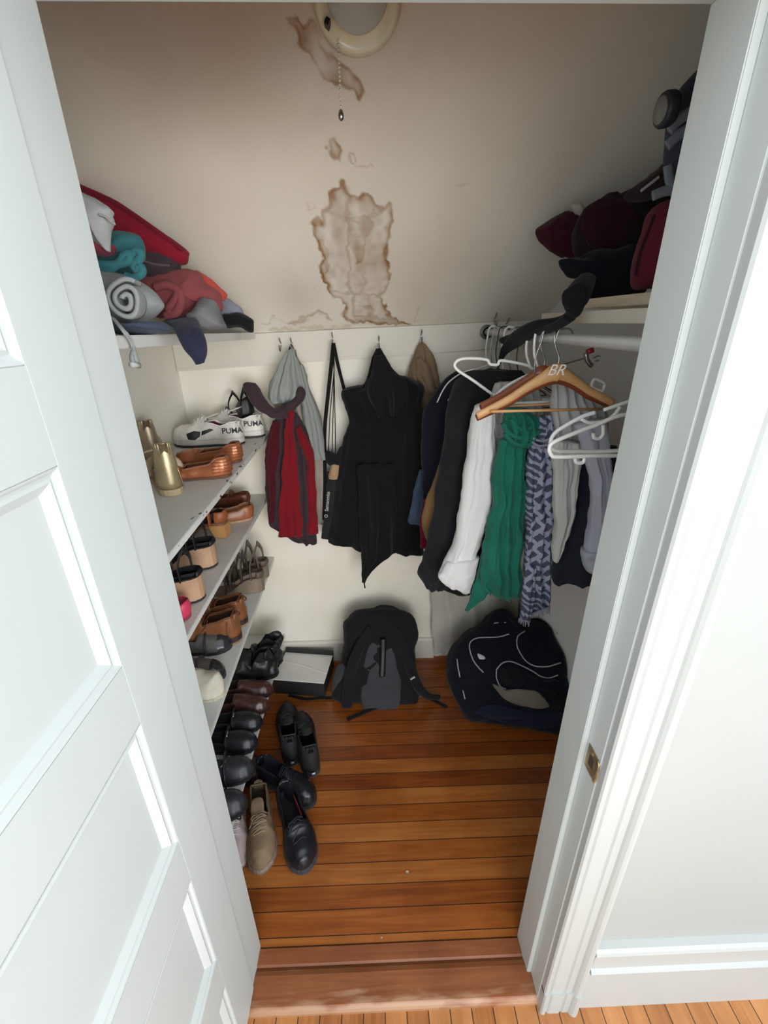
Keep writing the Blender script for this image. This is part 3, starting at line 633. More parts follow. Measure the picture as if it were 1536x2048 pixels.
    for (q, h, col, wdt, q2) in straps:
        mst = mat('strap_%s' % '_'.join(map(str, col)), col, .45, .1, 20, .1, 300); z0 = zb(q)
        so_ = tube('strap', [(q*L, cy(q)-wd(q), z0-.002), (q*L, cy(q)-wd(q)*.95, z0+h*.6), ((q+q2)/2*L, cy(q)-wd(q)*.3, z0+h), ((q+q2)/2*L, cy(q)+wd(q)*.3, z0+h), (q2*L, cy(q)+wd(q)*.95, z0+h*.6), (q2*L, cy(q)+wd(q), z0-.002)], wdt, mst, t, flat=.22, up=(1, 0, 0), smooth_n=6)
    return t
def buckle(par, x, y, z, r=.007):
    tube('buckle', [(x-r, y, z-r), (x+r, y, z-r), (x+r, y, z+r), (x-r, y, z+r)], .0013, METAL, par, closed=True, smooth_n=2, seg=6)
def place(u, v, Z, L, deg, end='heel'):
    p = on_plane(u, v, Z); p = Vector((p.x, p.y, (Z(p.y) if callable(Z) else Z)+.0005))
    if end == 'toe': p = p-Vector((math.cos(R(deg)), math.sin(R(deg)), 0))*L
    if callable(Z): p.z = Z(p.y)+.001
    return p
ROSE = (128, 32, 44)
# --- shelf under the rail: white sneakers with dark flash
BLK = mat('black_overlay', (28, 30, 34), .5, .05, 10, .05, 200)
def sneaker(u, v, deg, label, L=.262):
    p = place(u, v, Z1, L, deg); p.x = min(p.x, -.435)
    t = shoe('sneaker', label, p, deg, L=L, W=.098, hc=.062, dip=.78, hv=.072, ht=.05, ts=.024, throat=.46, up=(226, 222, 212), lin=ROSE, sole=(214, 210, 200), laces=5, lacecol=(228, 226, 218), group='white sneakers on the chipped shelf', tongue=True, out=(52, 48, 46), trim=(232, 230, 224), rough=.45)
    me = [c for c in t.children if c.name.startswith('upper')][0].data
    bvh = BVHTree.FromPolygons([v_.co.copy() for v_ in me.vertices], [tuple(p_.vertices) for p_ in me.polygons])
    sd = 1  # side that faces the room for toes pointing to the wall
    def surf(x, z, off=.0012):
        h = bvh.ray_cast(Vector((x, .2*sd, z)), Vector((0, -sd, 0))); return (h[0]+Vector((0, sd*off, 0))) if h[0] is not None else Vector((x, sd*.04, z))
    def patch(name, pts, m):
        c = sum((Vector(q) for q in pts), Vector((0, 0)))/len(pts); n = 10; vs = []; fs = []; D = []
        for i in range(len(pts)):
            a = Vector(pts[i]); b = Vector(pts[(i+1) % len(pts)])
            for k in range(4): D.append(a.lerp(b, k/4))
        for i in range(5):
            for q in D: w_ = c.lerp(q, i/4); vs.append(surf(w_.x, w_.y))
        N = len(D)
        for i in range(4):
            for k in range(N): fs.append((i*N+k, i*N+(k+1) % N, (i+1)*N+(k+1) % N, (i+1)*N+k))
        frompy(name, vs, fs, m, t)
    patch('dark_flash', [(.165, .027), (.188, .030), (.194, .050), (.165, .060), (.143, .056), (.146, .040)], BLK)
    patch('dark_flash', [(.141, .042), (.138, .058), (.108, .066), (.096, .060)], BLK)
    q = surf(.030, .055, .0026); a = surf(.05, .052, .002); b = surf(.02, .052, .002)
    lettering('lettering', 'PUMA', q, (b-a), (0, 0, 1), .028, BLK, t, .0004, bold=.012)
    return t
sneaker(490, 886, 181, 'white leather sneaker with red lining, nearer one of its pair')
sneaker(540, 871, 178, 'white leather sneaker with red lining, farther one beside the red jacket')
# black strappy heel behind the sneakers
shoe('strappy_sandal', 'black strappy high-heeled sandal standing behind the white sneakers', (-.475, 1.795, Z1(1.79)+.001), 182, L=.215, W=.076, hc=.07, hv=.04, ts=.006, hh=.07, throat=.3, up=(22, 22, 23), lin=(60, 56, 54), sole=(24, 23, 23), heel=(22, 22, 22), open_toe=.2,
     straps=((.10, .095, (20, 20, 20), .012, .2), (.45, .060, (22, 22, 22), .012, .55), (.66, .045, (60, 58, 58), .010, .62), (.8, .04, (22, 22, 22), .010, .76), (.28, .09, (22, 22, 22), .008, .42)))
# gold ankle-strap sandals
GOLD = (182, 164, 128)
def gold(u, v, deg, label, col, lin):
    p = place(u, v, Z1, .23, deg); t = shoe('ankle_strap_sandal', label, p, deg, L=.225, W=.086, hc=.128, dip=.25, hv=.02, ts=.018, throat=.3, up=col, lin=lin, sole=col, open_toe=.26, metal=.55, rough=.35, slot=.05, width_top=.5,
             straps=((.62, .055, col, .014, .70), (.80, .035, col, .010, .74)), group='gold ankle-strap sandals')
    tube('ankle_strap', [(.03, .022, .128), (.05, .06, .11), (.07, .085, .05), (.09, .095, .012), (.14, .10, .010)], .011, mat('pale_gold_leather', (196, 176, 140), .4, .1, 20, .1, 300, metal=.2), t, flat=.2, up=(0, 0, 1))
    tube('zip', [(.012, -.030, .02), (.012, -.026, .06), (.02, -.02, .10)], .002, mat('zip_gold', (150, 130, 96), .35, metal=.8), t)
    return t
gold(348, 993, 118, 'metallic gold sandal with tall heel counter at the front of the chipped shelf', GOLD, (150, 132, 110))
gold(312, 930, 122, 'matte pale gold sandal standing behind the metallic gold one', (186, 168, 140), (176, 158, 134))
# copper flats
for (u, v, dg, lb) in ((474, 950, 184, 'copper leather flat with stitched heel, nearer one of its pair'), (484, 922, 176, 'copper leather flat with stitched heel, farther one of its pair')):
    p = place(u, v, Z1, .225, dg); p.x = min(p.x, -.437)
    t = shoe('flat_shoe', lb, p, dg, L=.225, W=.08, hc=.056, dip=.62, hv=.030, ht=.032, ts=.006, throat=.6, up=(168, 102, 66), lin=(112, 76, 58), sole=(110, 70, 48), rough=.3, metal=.35, group='copper flats', trim=(150, 92, 60))
    tubes('stitched_band', [[(.0-.001+q*.002, -.03+.0, z) for q in (0, 1)] for z in (.03,)][:0]+[[(.045, -.036, z), (.01, -.028, z), (-.003, -.012, z), (-.003, .012, z), (.01, .028, z), (.045, .036, z)] for z in (.018, .028, .038, .048)], .0012, MATS['shoe_168_102_66_30'], t, smooth_n=4, seg=5)
# --- second shelf
TAN = (166, 112, 66)
p = place(498, 1012, Z2, .22, 178); p.y = 1.72
t = shoe('flat_shoe', 'reddish brown flat at the back of the second shelf', p, 178, L=.225, W=.08, hc=.045, dip=.8, hv=.035, ht=.035, ts=.01, throat=.5, up=(112, 62, 44), lin=(130, 84, 60), sole=(70, 44, 34), rough=.3, straps=((.3, .05, (118, 66, 46), .008, .34),))
p = place(516, 1046, Z2, .22, 205); p.y = 1.59; p.x = -.478
t = shoe('flat_shoe', 'tan rounded slip-on tilted against the gold block heel', p, 200, L=.22, W=.088, hc=.05, dip=.8, hv=.04, ht=.035, ts=.01, throat=.55, up=(150, 92, 56), lin=(176, 122, 82), sole=(176, 140, 112), rough=.35)
p = place(458, 1072, Z2, .22, 170)
t = shoe('block_heel_sandal', 'tan strap sandal with a golden block heel on the second shelf', p, 172, L=.22, W=.084, hc=.04, dip=.6, hv=.03, ht=.03, ts=.01, hh=.052, throat=.4, up=(160, 90, 48), lin=(40, 30, 28), sole=(120, 80, 50), heel=(190, 142, 88), open_toe=.12, straps=((.3, .10, (166, 88, 46), .011, .2), (.7, .05, (150, 86, 48), .02, .66), (.82, .04, (150, 86, 48), .012, .8)))
buckle(t, .06, .036, .1)
for (u, v, dg, lb) in ((436, 1128, 186, 'black strap sandal on a tan wedge, farther one of its pair'), (412, 1192, 190, 'black strap sandal on a tan wedge, nearer one beside the pink shoe')):
    p = place(u, v, Z2, .24, dg)
    t = shoe('wedge_sandal', lb, p, dg, L=.235, W=.088, hc=.018, dip=.8, hv=.03, ht=.03, ts=.016, hh=.058, throat=.5, wedge=True, up=(28, 28, 30), lin=(34, 30, 30), sole=(188, 150, 118), out=(44, 38, 36), open_toe=.05,
             straps=((.12, .075, (30, 30, 32), .010, .2), (.34, .075, (32, 32, 34), .012, .3), (.55, .06, (32, 32, 34), .016, .6), (.74, .045, (32, 32, 34), .016, .72)), group='black sandals on tan wedges')
    for x, z in ((.075, .13), (.13, .105)): buckle(t, x, .035, z, .006)
p = place(380, 1236, Z2, .22, 172)
shoe('flat_shoe', 'bright pink shoe at the front of the second shelf', p, 170, L=.2, W=.078, hc=.045, dip=.8, hv=.04, ht=.035, ts=.008, throat=.5, up=(214, 62, 92), lin=(200, 80, 100), sole=(150, 60, 76), rough=.4)
# --- third shelf
for (u, v, dg, lb, rl) in ((528, 1178, 182, 'taupe crumpled sandal with brown straps at the back of the third shelf', 0), (518, 1208, 186, 'taupe sandal with grey straps wedged beside the brown boots', 10)):
    p = place(u, v, Z3, .23, dg); p.y = 1.69 if rl == 0 else 1.59
    shoe('wedge_sandal', lb, p, dg, L=.225, W=.084, hc=.03, dip=.8, hv=.03, ht=.03, ts=.014, hh=.045, throat=.5, wedge=True, up=(98, 86, 76), lin=(120, 104, 88), sole=(128, 112, 92), open_toe=.1, roll_=rl,
         straps=((.1, .10, (92, 82, 74), .012, .2), (.3, .11, (70, 64, 60), .014, .36), (.5, .08, (84, 76, 70), .014, .56), (.7, .05, (84, 76, 70), .016, .66)), group='taupe sandals on the third shelf')
for (u, v, dg, lb) in ((514, 1244, 180, 'brown leather moccasin boot on black sole, farther one of its pair'), (488, 1276, 184, 'brown leather moccasin boot on black sole, nearer one of its pair')):
    p = place(u, v, Z3, .26, dg); p.x = min(p.x, -.49)
    t = shoe('moccasin_boot', lb, p, dg, L=.258, W=.096, hc=.088, dip=.86, hv=.075, ht=.05, ts=.026, throat=.44, up=(134, 84, 48), lin=(74, 48, 36), sole=(46, 40, 38), rough=.5, out=(150, 112, 70), group='brown moccasin boots', laces=3, lacecol=(96, 58, 36), trim=(112, 68, 40), width_top=.8)
    tube('heel_tie', [(.012, -.012, .112), (-.004, -.006, .106), (-.004, .006, .104), (.010, .012, .112)], .0028, mat('rawhide', (110, 66, 40), .6), t)
    tube('seam', [(.03, .048, .04), (.034, .047, .07), (.03, .041, .1)], .0012, MATS['rawhide'], t); tube('seam', [(.26*.36, .037, .115), (.26*.4, .042, .09), (.26*.5, .045, .06)], .0012, MATS['rawhide'], t)
for (u, v, dg, lb) in ((462, 1292, 8, 'grey loafer with dark patent toe, farther one of its pair'), (449, 1352, 4, 'grey loafer with dark patent toe, nearer one beside the cream shoe')):
    p = place(u, v, Z3, .23, dg, 'toe')
    shoe('loafer', lb, p, dg, L=.235, W=.09, hc=.05, dip=.85, hv=.048, ht=.045, ts=.012, throat=.5, up=(98, 94, 88), lin=(50, 46, 44), sole=(40, 38, 38), rough=.6, cap=(44, 44, 46), straps=((.66, .05, (60, 58, 56), .010, .66),), group='grey loafers')
p = place(446, 1398, Z3, .2, 2, 'toe'); p.y = 1.06
shoe('sneaker', 'crumpled cream canvas shoe at the front of the third shelf', p, 355, L=.2, W=.09, hc=.06, dip=.85, hv=.062, ht=.055, ts=.012, throat=.42, up=(214, 208, 190), lin=(190, 182, 166), sole=(200, 192, 172), rough=.8, crumple=.016, laces=3, lacecol=(220, 214, 198), seed=4)
# --- fourth shelf
for (u, v, dg, lb, sd) in ((566, 1322, 182, 'black leather ankle boot with a slumped shaft, at the back of the lowest shelf', 3), (558, 1346, 188, 'black leather ankle boot with a slumped shaft, nearer one beside the brown shoes', 8)):
    p = place(u, v, Z4, .25, dg)
    shoe('ankle_boot', lb, p, dg, L=.25, W=.092, hc=.135, dip=.95, hv=.085, ht=.045, ts=.016, throat=.4, up=(34, 34, 34), lin=(26, 25, 25), sole=(22, 22, 22), rough=.42, crumple=.03, seed=sd, group='black ankle boots on the lowest shelf', width_top=.8)
for (u, v, dg, lb) in ((546, 1388, 6, 'dark brown leather slip-on, farther one of its pair on the lowest shelf'), (541, 1412, 2, 'dark brown leather slip-on, nearer one of its pair on the lowest shelf')):
    p = place(u, v, Z4, .26, dg, 'toe'); p.y += .01 if v < 1400 else -.012
    shoe('leather_shoe', lb, p, dg, L=.262, W=.092, hc=.055, dip=.85, hv=.055, ht=.046, ts=.012, throat=.42, point=.5, up=(72, 44, 38), lin=(50, 34, 30), sole=(36, 26, 24), rough=.28, crumple=.004, group='dark brown slip-ons')
for (u, v, dg, lb) in ((524, 1448, 8, 'black buckled flat, farther one of the pair in front of the brown slip-ons'), (514, 1490, 4, 'black buckled flat, nearer one of the pair in front of the brown slip-ons')):
    p = place(u, v, Z4, .24, dg, 'toe')
    t = shoe('buckled_flat', lb, p, dg, L=.245, W=.092, hc=.05, dip=.8, hv=.04, ht=.042, ts=.014, throat=.5, up=(30, 32, 36), lin=(20, 20, 22), sole=(26, 27, 30), rough=.35, straps=((.56, .055, (38, 40, 44), .011, .56),), group='black buckled flats')
    tube('metal_bar', [(.14, -.012, .071), (.14, .012, .071)], .0035, METAL, t, smooth_n=1, flat=.5)
for (u, v, dg, lb) in ((513, 1540, 14, 'black slip-on with a pale buckle, farther one of the pair nearest the door'), (499, 1606, 18, 'black slip-on with a pale buckle, nearest shoe on the lowest shelf')):
    p = place(u, v, Z4, .24, dg, 'toe')
    t = shoe('slip_on', lb, p, dg, L=.235, W=.096, hc=.05, dip=.85, hv=.045, ht=.046, ts=.016, throat=.46, up=(46, 48, 52), lin=(52, 48, 46), sole=(30, 31, 34), rough=.38, straps=((.6, .053, (40, 42, 46), .02, .6),), group='black slip-ons nearest the door')
    tube('buckle', [(.13, -.016, .0745), (.145, 0, .0765), (.135, .016, .0745)], .003, METAL, t)
# --- floor shoes
for (x, y, dg, lb, tag_) in ((-.262, 1.175, 108, 'black lace-up sport boot on the floor, right one of its pair', 1), (-.352, 1.225, 104, 'black lace-up sport boot on the floor, left one of its pair under the shelf', 0)):
    t = shoe('sport_boot', lb, (x, y, .001), dg, L=.285, W=.10, hc=.125, dip=.92, hv=.105, ht=.06, ts=.03, throat=.38, up=(30, 31, 34), lin=(24, 24, 26), sole=(44, 45, 48), rough=.6, laces=5, lacecol=(50, 50, 54), out=(70, 70, 74), trim=(20, 20, 22), group='black sport boots on the floor', tongue=True, width_top=.78)
    tube('heel_tab', [(.004, -.006, .135), (-.012, 0, .150), (.004, .006, .135)], .004, BLK, t, flat=.4)
    box('heel_mark', (-.0095, -.0075, -.006, .006, .028, .036), mat('light_mark', (190, 192, 196), .5), t)
t = shoe('leather_shoe', 'polished black lace-up shoe on the floor behind the red-lined one', (-.478, 1.20, .001), -30, L=.268, W=.102, hc=.07, dip=.9, hv=.065, ht=.05, ts=.022, throat=.42, up=(26, 28, 34), lin=(20, 22, 30), sole=(44, 46, 50), rough=.3, laces=4, lacecol=(30, 34, 44), out=(60, 60, 64))
t = shoe('leather_shoe', 'black lace-up shoe with a red inner lining, nearest dark shoe on the floor', (-.362, 1.10, .001), -66, L=.28, W=.108, hc=.075, dip=.9, hv=.065, ht=.05, ts=.026, throat=.55, up=(26, 27, 32), lin=(24, 22, 26), sole=(58, 58, 62), rough=.35, laces=3, lacecol=(36, 40, 50), out=(64, 64, 68), width_top=.8)
puff('red_lining', [(.06, .028, .035), (.17, .032, .035), (.17, .030, .085), (.12, .028, .092), (.06, .024, .085)], (0, -1, 0), .003, mat('red_fabric', (138, 34, 46), .8), t, amp=.001, rings=4)
t = shoe('sneaker', 'scuffed tan lace-up sneaker standing on the floor by the door', (-.455, 1.105, .001), -77, L=.265, W=.098, hc=.075, dip=.88, hv=.068, ht=.052, ts=.022, throat=.46, up=(128, 106, 80), lin=(54, 44, 38), sole=(148, 134, 116), rough=.75, laces=5, lacecol=(150, 130, 104), out=(120, 108, 96), trim=(100, 82, 62), tongue=True)
shoe('sneaker', 'pale pink and white sneaker half hidden behind the open door', (-.545, 1.09, .001), -76, L=.25, W=.09, hc=.065, dip=.88, hv=.06, ht=.05, ts=.02, throat=.46, up=(190, 170, 166), lin=(90, 74, 72), sole=(206, 200, 196), rough=.7, laces=4, lacecol=(220, 212, 208), out=(150, 140, 136))
shoe('leather_shoe', 'dark brown shoe on the floor just behind the tan sneaker', (-.62, 1.32, .001), -50, L=.22, W=.09, hc=.065, dip=.9, hv=.06, ht=.048, ts=.018, throat=.44, up=(58, 38, 32), lin=(30, 24, 24), sole=(30, 26, 26), rough=.45)

# ================================================================== clothes piled on the top left shelf
C_ = cloth
def seg3(pts, y): return PL(pts, 'y', y)
def mv(o, d):
    o.data.transform(Matrix.Translation(d)); return o
NF = Vector((0, -1, .12))
def single(name, label, cat, obs, group=None): return group_thing(name, label, cat, obs, group)
red = puff('body', seg3([(160, 373), (172, 376), (230, 402), (268, 426), (318, 460), (372, 498), (376, 512), (374, 527), (357, 530), (320, 520), (280, 515), (225, 500), (180, 470), (160, 420)], 1.37), NF, .045, C_('red_fleece', (134, 26, 44)), amp=.003, back=.8, sharp=.35)
hem = tube('hem', [tuple(v+Vector((0, -.01, 0))) for v in seg3([(170, 378), (230, 405), (268, 429), (318, 464), (368, 500)], 1.345)], .006, C_('red_hem', (116, 24, 44)))
single('fleece_blanket', 'burgundy red fleece slab lying on top of the left shelf pile', 'blanket', [red, hem])
a = puff('body', seg3([(150, 385), (175, 390), (200, 402), (222, 418), (222, 430), (231, 445), (224, 470), (218, 499), (205, 492), (190, 484), (160, 470), (150, 430)], 1.02), NF, .04, C_('pale_grey_knit', (188, 188, 184)), amp=.006, ridge=.006, rdir=(.6, 0, 1), rfreq=60)
b = tube('folded_edge', [tuple(v) for v in seg3([(200, 430), (212, 434), (222, 444), (230, 448)], .99)], .004, C_('pale_grey_knit', (188, 188, 184)), flat=.5)
single('folded_sweater', 'pale grey folded sweater on top of the left pile beside the door', 'sweater', [a, b])
single('folded_shirt', 'small raspberry pink cloth tucked under the pale grey sweater', 'shirt', [puff('body', seg3([(180, 478), (205, 484), (228, 490), (230, 502), (220, 512), (200, 512), (180, 505)], 1.06), NF, .04, C_('raspberry_cloth', (150, 60, 76)), amp=.004)])
TEAL = C_('teal_knit', (56, 112, 116), .15, .6, 260)
a = puff('body', seg3([(185, 490), (215, 472), (250, 467), (276, 474), (288, 497), (284, 520), (270, 535), (255, 545), (220, 545), (185, 530)], 1.12), NF, .06, TEAL, amp=.007, ridge=.008, rdir=(.2, 0, 1), rfreq=90)
b = tube('rolled_fold', [tuple(v) for v in seg3([(190, 528), (225, 530), (255, 522), (258, 508), (248, 512), (240, 524), (215, 541), (190, 541)], 1.03)], .008, TEAL)
c = tube('rolled_fold', [tuple(v) for v in seg3([(262, 512), (272, 502), (282, 508), (276, 522), (266, 530), (274, 540), (280, 532), (284, 545), (268, 556), (250, 552)], 1.04)], .0085, TEAL)
single('knit_sweater', 'teal knitted sweater rolled up in the left shelf pile', 'sweater', [a, b, c])
BRN = C_('charcoal_brown_knit', (66, 54, 56))
a = puff('body', seg3([(278, 502), (300, 506), (340, 514), (358, 524), (362, 536), (350, 556), (330, 562), (290, 562), (262, 550), (270, 520)], 1.36), NF, .06, BRN, amp=.004, ridge=.01, rdir=(.12, 0, 1), rfreq=75)
b = tube('fold_line', [tuple(v+Vector((0, -.055, 0))) for v in seg3([(275, 524), (300, 526), (330, 534), (356, 536)], 1.36)], .005, C_('charcoal_brown_edge', (92, 80, 80)), flat=.6)
single('folded_sweater', 'dark brown-grey folded sweater beneath the burgundy slab', 'sweater', [a, b])
ROSEM = C_('dusty_rose_cloth', (140, 72, 74))
a = puff('body', seg3([(268, 560), (300, 556), (340, 545), (375, 540), (400, 548), (412, 565), (438, 585), (442, 612), (436, 622), (420, 600), (400, 615), (380, 632), (330, 636), (300, 625), (285, 590)], 1.36), NF, .06, ROSEM, amp=.008, ridge=.006, rdir=(1, 0, .3), rfreq=50)
b = tube('rolled_fold', [tuple(v) for v in seg3([(310, 575), (335, 570), (356, 582), (350, 600), (338, 618), (345, 628)], 1.295)], .010, ROSEM)
c = tube('rolled_fold', [tuple(v) for v in seg3([(360, 580), (362, 605), (352, 625), (330, 632)], 1.295)], .011, ROSEM)
single('rolled_trousers', 'dusty rose garment rolled up in the middle of the left pile', 'trousers', [a, b, c])
single('folded_shirt', 'bright coral shirt corner sticking out behind the dusty rose roll', 'shirt', [puff('body', seg3([(390, 540), (408, 548), (430, 565), (452, 585), (455, 592), (448, 602), (440, 600), (420, 590), (395, 570)], 1.46), NF, .03, C_('coral_cloth', (204, 84, 70)), amp=.003)])
single('folded_shirt', 'pale blue-grey cloth lying behind the heathered grey hat', 'shirt', [puff('body', seg3([(436, 600), (455, 596), (470, 606), (484, 620), (484, 640), (460, 648), (446, 640)], 1.62), NF, .03, C_('pale_blue_cloth', (140, 144, 156)), amp=.006)])
a = puff('body', seg3([(402, 602), (412, 596), (430, 602), (440, 622), (450, 645), (452, 657), (430, 661), (395, 660), (382, 652), (378, 640), (376, 632), (390, 622)], 1.31), NF, .055, C_('heather_grey_wool', (122, 122, 124), .35, .8, 180), amp=.004)
single('wool_hat', 'heathered grey woollen hat on the left shelf edge', 'hat', [a])
single('sock', 'black sock at the far end of the left shelf pile', 'sock', [puff('body', seg3([(446, 632), (460, 628), (478, 625), (492, 632), (506, 640), (508, 650), (506, 663), (495, 662), (480, 655), (452, 655)], 1.60), NF, .045, C_('black_sock', (24, 24, 26)), amp=.004)])
LG = C_('light_grey_fleece', (156, 160, 158))
a = puff('body', seg3([(200, 545), (215, 542), (240, 548), (275, 560), (305, 580), (326, 606), (324, 620), (300, 640), (285, 655), (270, 656), (245, 652), (225, 645), (212, 610), (200, 575)], 1.04), NF, .075, LG, amp=.004, sharp=.6)
cc = at(258, 602, 'y', .935)
b = roll('rolled_leg', cc, (.25, -1, .05), (.35, 0, 1), .008, .034, .06, LG, turns=2.3, th=.007, sq=1.15, seed=2)
d1 = tube('drawstring', [tuple(at(224, 634, 'y', .88)), tuple(at(246, 660, 'x', -.434))]+[tuple(v) for v in PL([(262, 682), (268, 700), (274, 720), (276, 732)], 'x', -.432)], .005, LG, flat=.3)
d2 = tube('drawstring', [tuple(v) for v in PL([(252, 664), (266, 690), (262, 712), (266, 728), (276, 730)], 'x', -.431)], .004, LG, flat=.3)
d3 = tube('drawstring_tip', [tuple(v) for v in PL([(262, 729), (278, 731)], 'x', -.430)], .005, C_('white_cord', (190, 190, 186)), smooth_n=1)
single('sweatpants', 'light grey sweatpants rolled up with their drawstring hanging off the left shelf', 'sweatpants', [a, b, d1, d2, d3])
NAVY = C_('navy_towelling', (34, 36, 52), .2, .7, 200)
nv = drape('body', [(at(330, 640, 'y', 1.02), at(392, 632, 'y', 1.06), .03, 1), (at(345, 660, 'y', .97), at(400, 655, 'y', 1.0), .028, 1), (at(362, 692, 'y', .945), at(409, 680, 'y', .965), .022, 1), (at(382, 716, 'y', .94), at(411, 702, 'y', .955), .018, 1), (at(392, 729, 'y', .94), at(405, 724, 'y', .95), .01, 1)], NAVY, amp=.003, folds=2, fine=.003)
single('navy_towel', 'dark navy towelling cloth drooping over the left shelf edge', 'towel', [nv])
single('folded_jeans', 'slate blue folded cloth lying flat under the grey sweatpants', 'cloth', [puff('body', seg3([(222, 645), (260, 650), (310, 645), (335, 650), (340, 664), (300, 667), (225, 667)], .97), NF, .06, C_('slate_cloth', (64, 72, 88)), amp=.003)])

# ================================================================== garments on the wall hooks
GJ = C_('grey_shell_fabric', (138, 143, 138), .06); BJ = C_('beige_lining', (150, 140, 130), .12)
b1 = drape('body', PX(1.785, (580, 700, 592, 700, .01, .3), (562, 735, 604, 735, .02, .6), (545, 790, 626, 790, .025), (560, 850, 644, 850, .03), (568, 905, 651, 905, .03), (572, 960, 651, 960, .03), (576, 1010, 652, 1010, .03), (588, 1048, 653, 1048, .02)), BJ, folds=3, amp=.012, seed=3)
b2 = drape('hood', PX(1.725, (581, 697, 588, 697, .008, .3), (568, 713, 594, 713, .018, .6), (553, 742, 604, 742, .03), (538, 772, 610, 772, .038), (537, 795, 606, 792, .034), (545, 806, 596, 803, .02)), GJ, folds=2.5, amp=.013, seed=5)
b3 = drape('side_panel', PX(1.735, (590, 730, 604, 730, .01, .5), (600, 780, 622, 780, .015), (606, 840, 640, 835, .02), (612, 880, 648, 880, .02), (618, 920, 650, 920, .01)), GJ, folds=1.5, amp=.008, seed=6)
lp = tube('hanging_loop', [tuple(v) for v in seg3([(578, 702), (582, 689), (588, 700), (593, 714)], 1.77)], .0025, C_('black_tape', (26, 24, 24)), flat=.4)
single('grey_jacket', 'grey hooded jacket with pale beige lining on the leftmost wall hook', 'jacket', [b1, b2, b3, lp])
PLUM = C_('plum_fabric', (58, 44, 48)); REDF = C_('red_shell_fabric', (118, 18, 28), .1); DRED = C_('dark_red_shell', (72, 14, 24))
c1 = tube('collar', [tuple(v) for v in [at(500, 770, 'y', 1.70), at(512, 796, 'y', 1.68), at(530, 816, 'y', 1.665), at(552, 828, 'y', 1.66), at(572, 822, 'y', 1.67)]], lambda t: .034+.006*math.sin(t*7), PLUM, seg=16, flat=.62, smooth_n=9); rough(c1, .008, 16, 2)
c1b = tube('collar', [tuple(v) for v in [at(566, 824, 'y', 1.68), at(584, 812, 'y', 1.68), at(598, 797, 'y', 1.69), at(600, 782, 'y', 1.71)]], lambda t: .026+.004*math.sin(t*9), PLUM, seg=16, flat=.7, smooth_n=9); rough(c1b, .007, 18, 4)
c2 = drape('body', PX(1.715, (556, 828, 592, 826, .02, .5), (540, 872, 616, 868, .03), (531, 912, 624, 905, .035), (532, 975, 630, 965, .035), (536, 1030, 634, 1025, .035), (542, 1050, 634, 1070, .03), (586, 1078, 632, 1088, .02)), PLUM, folds=3, amp=.012, seed=8)
c3 = drape('centre_panel', PX(1.672, (568, 815, 584, 815, .012, .4), (570, 860, 588, 860, .016, .5), (566, 930, 594, 925, .02, .6), (560, 1000, 600, 1000, .022, .7), (556, 1071, 608, 1073, .02, .8)), REDF, folds=1, amp=.012, seed=2)
c4 = drape('side_panel', PX(1.685, (590, 858, 600, 852, .01, .5), (596, 880, 624, 892, .015), (610, 930, 628, 930, .016), (612, 990, 632, 985, .016), (613, 1068, 635, 1065, .015)), REDF, folds=1, amp=.008, seed=4)
c5 = drape('side_panel', PX(1.69, (545, 840, 562, 845, .012, .5), (532, 890, 560, 890, .02), (531, 930, 556, 935, .02), (535, 985, 552, 985, .016), (538, 1040, 552, 1045, .012)), DRED, folds=1.4, amp=.01, seed=9)
single('red_jacket', 'red jacket with dark plum collar hanging in front of the grey one', 'jacket', [c1, c1b, c2, c3, c4, c5])
# umbrella pouch on its strap
BLT = C_('black_webbing', (24, 24, 25)); PCH = C_('dark_green_grey_pouch', (38, 41, 38))
y = 1.765
s1 = tube('strap', [tuple(v) for v in seg3([(667, 686), (662, 735), (656, 790), (650, 850), (649, 900), (650, 960), (648, 1040)], y)], .008, BLT, flat=.25, up=(0, 1, 0))
s2 = tube('strap', [tuple(v) for v in seg3([(667, 686), (676, 730), (688, 778), (697, 815)], y)], .007, BLT, flat=.25, up=(0, 1, 0))
cs = [tube('cord', [tuple(v) for v in seg3([(666, 690), (668, 740), (m1, 830), (m2, 905)], y-.01)], .0018, BLT, seg=6) for m1, m2 in ((660, 657), (666, 664), (670, 671))]
p1 = drape('pouch', PX(1.745, (655, 945, 688, 945, .02, .4), (652, 990, 692, 990, .026, .4), (648, 1040, 694, 1040, .028, .4), (643, 1074, 694, 1078, .02, .4)), PCH, folds=1, amp=.004, seed=3)
p2 = drape('tan_pouch_top', PX(1.735, (662, 928, 682, 930, .012, .5), (657, 945, 689, 945, .022, .6), (657, 956, 689, 956, .022, .6)), C_('tan_cotton', (168, 138, 104)), folds=3, amp=.005, seed=1)
p3 = puff('gathered_top', seg3([(652, 902), (672, 906), (684, 892), (692, 900), (690, 925), (668, 932), (652, 925)], 1.74), NF, .03, BLT, amp=.006)
lt = lettering('lettering', 'Samsonite', at(655, 1003, 'y', 1.712), at(657, 980, 'y', 1.71)-at(653, 1026, 'y', 1.71), (-1, 0, 0), .022, mat('light_mark', (190, 192, 196), .5), depth=.0004)
rg = tube('ring_emblem', [tuple(at(652, 1032, 'y', 1.711)+Vector((math.cos(a)*.006, 0, math.sin(a)*.006))) for a in [i*PI/4 for i in range(8)]], .0016, MATS['light_mark'], closed=True, smooth_n=2, seg=6)
single('umbrella_pouch', 'slim dark umbrella pouch with long black straps on the second wall hook', 'bag', [s1, s2, p1, p2, p3, lt, rg]+cs)
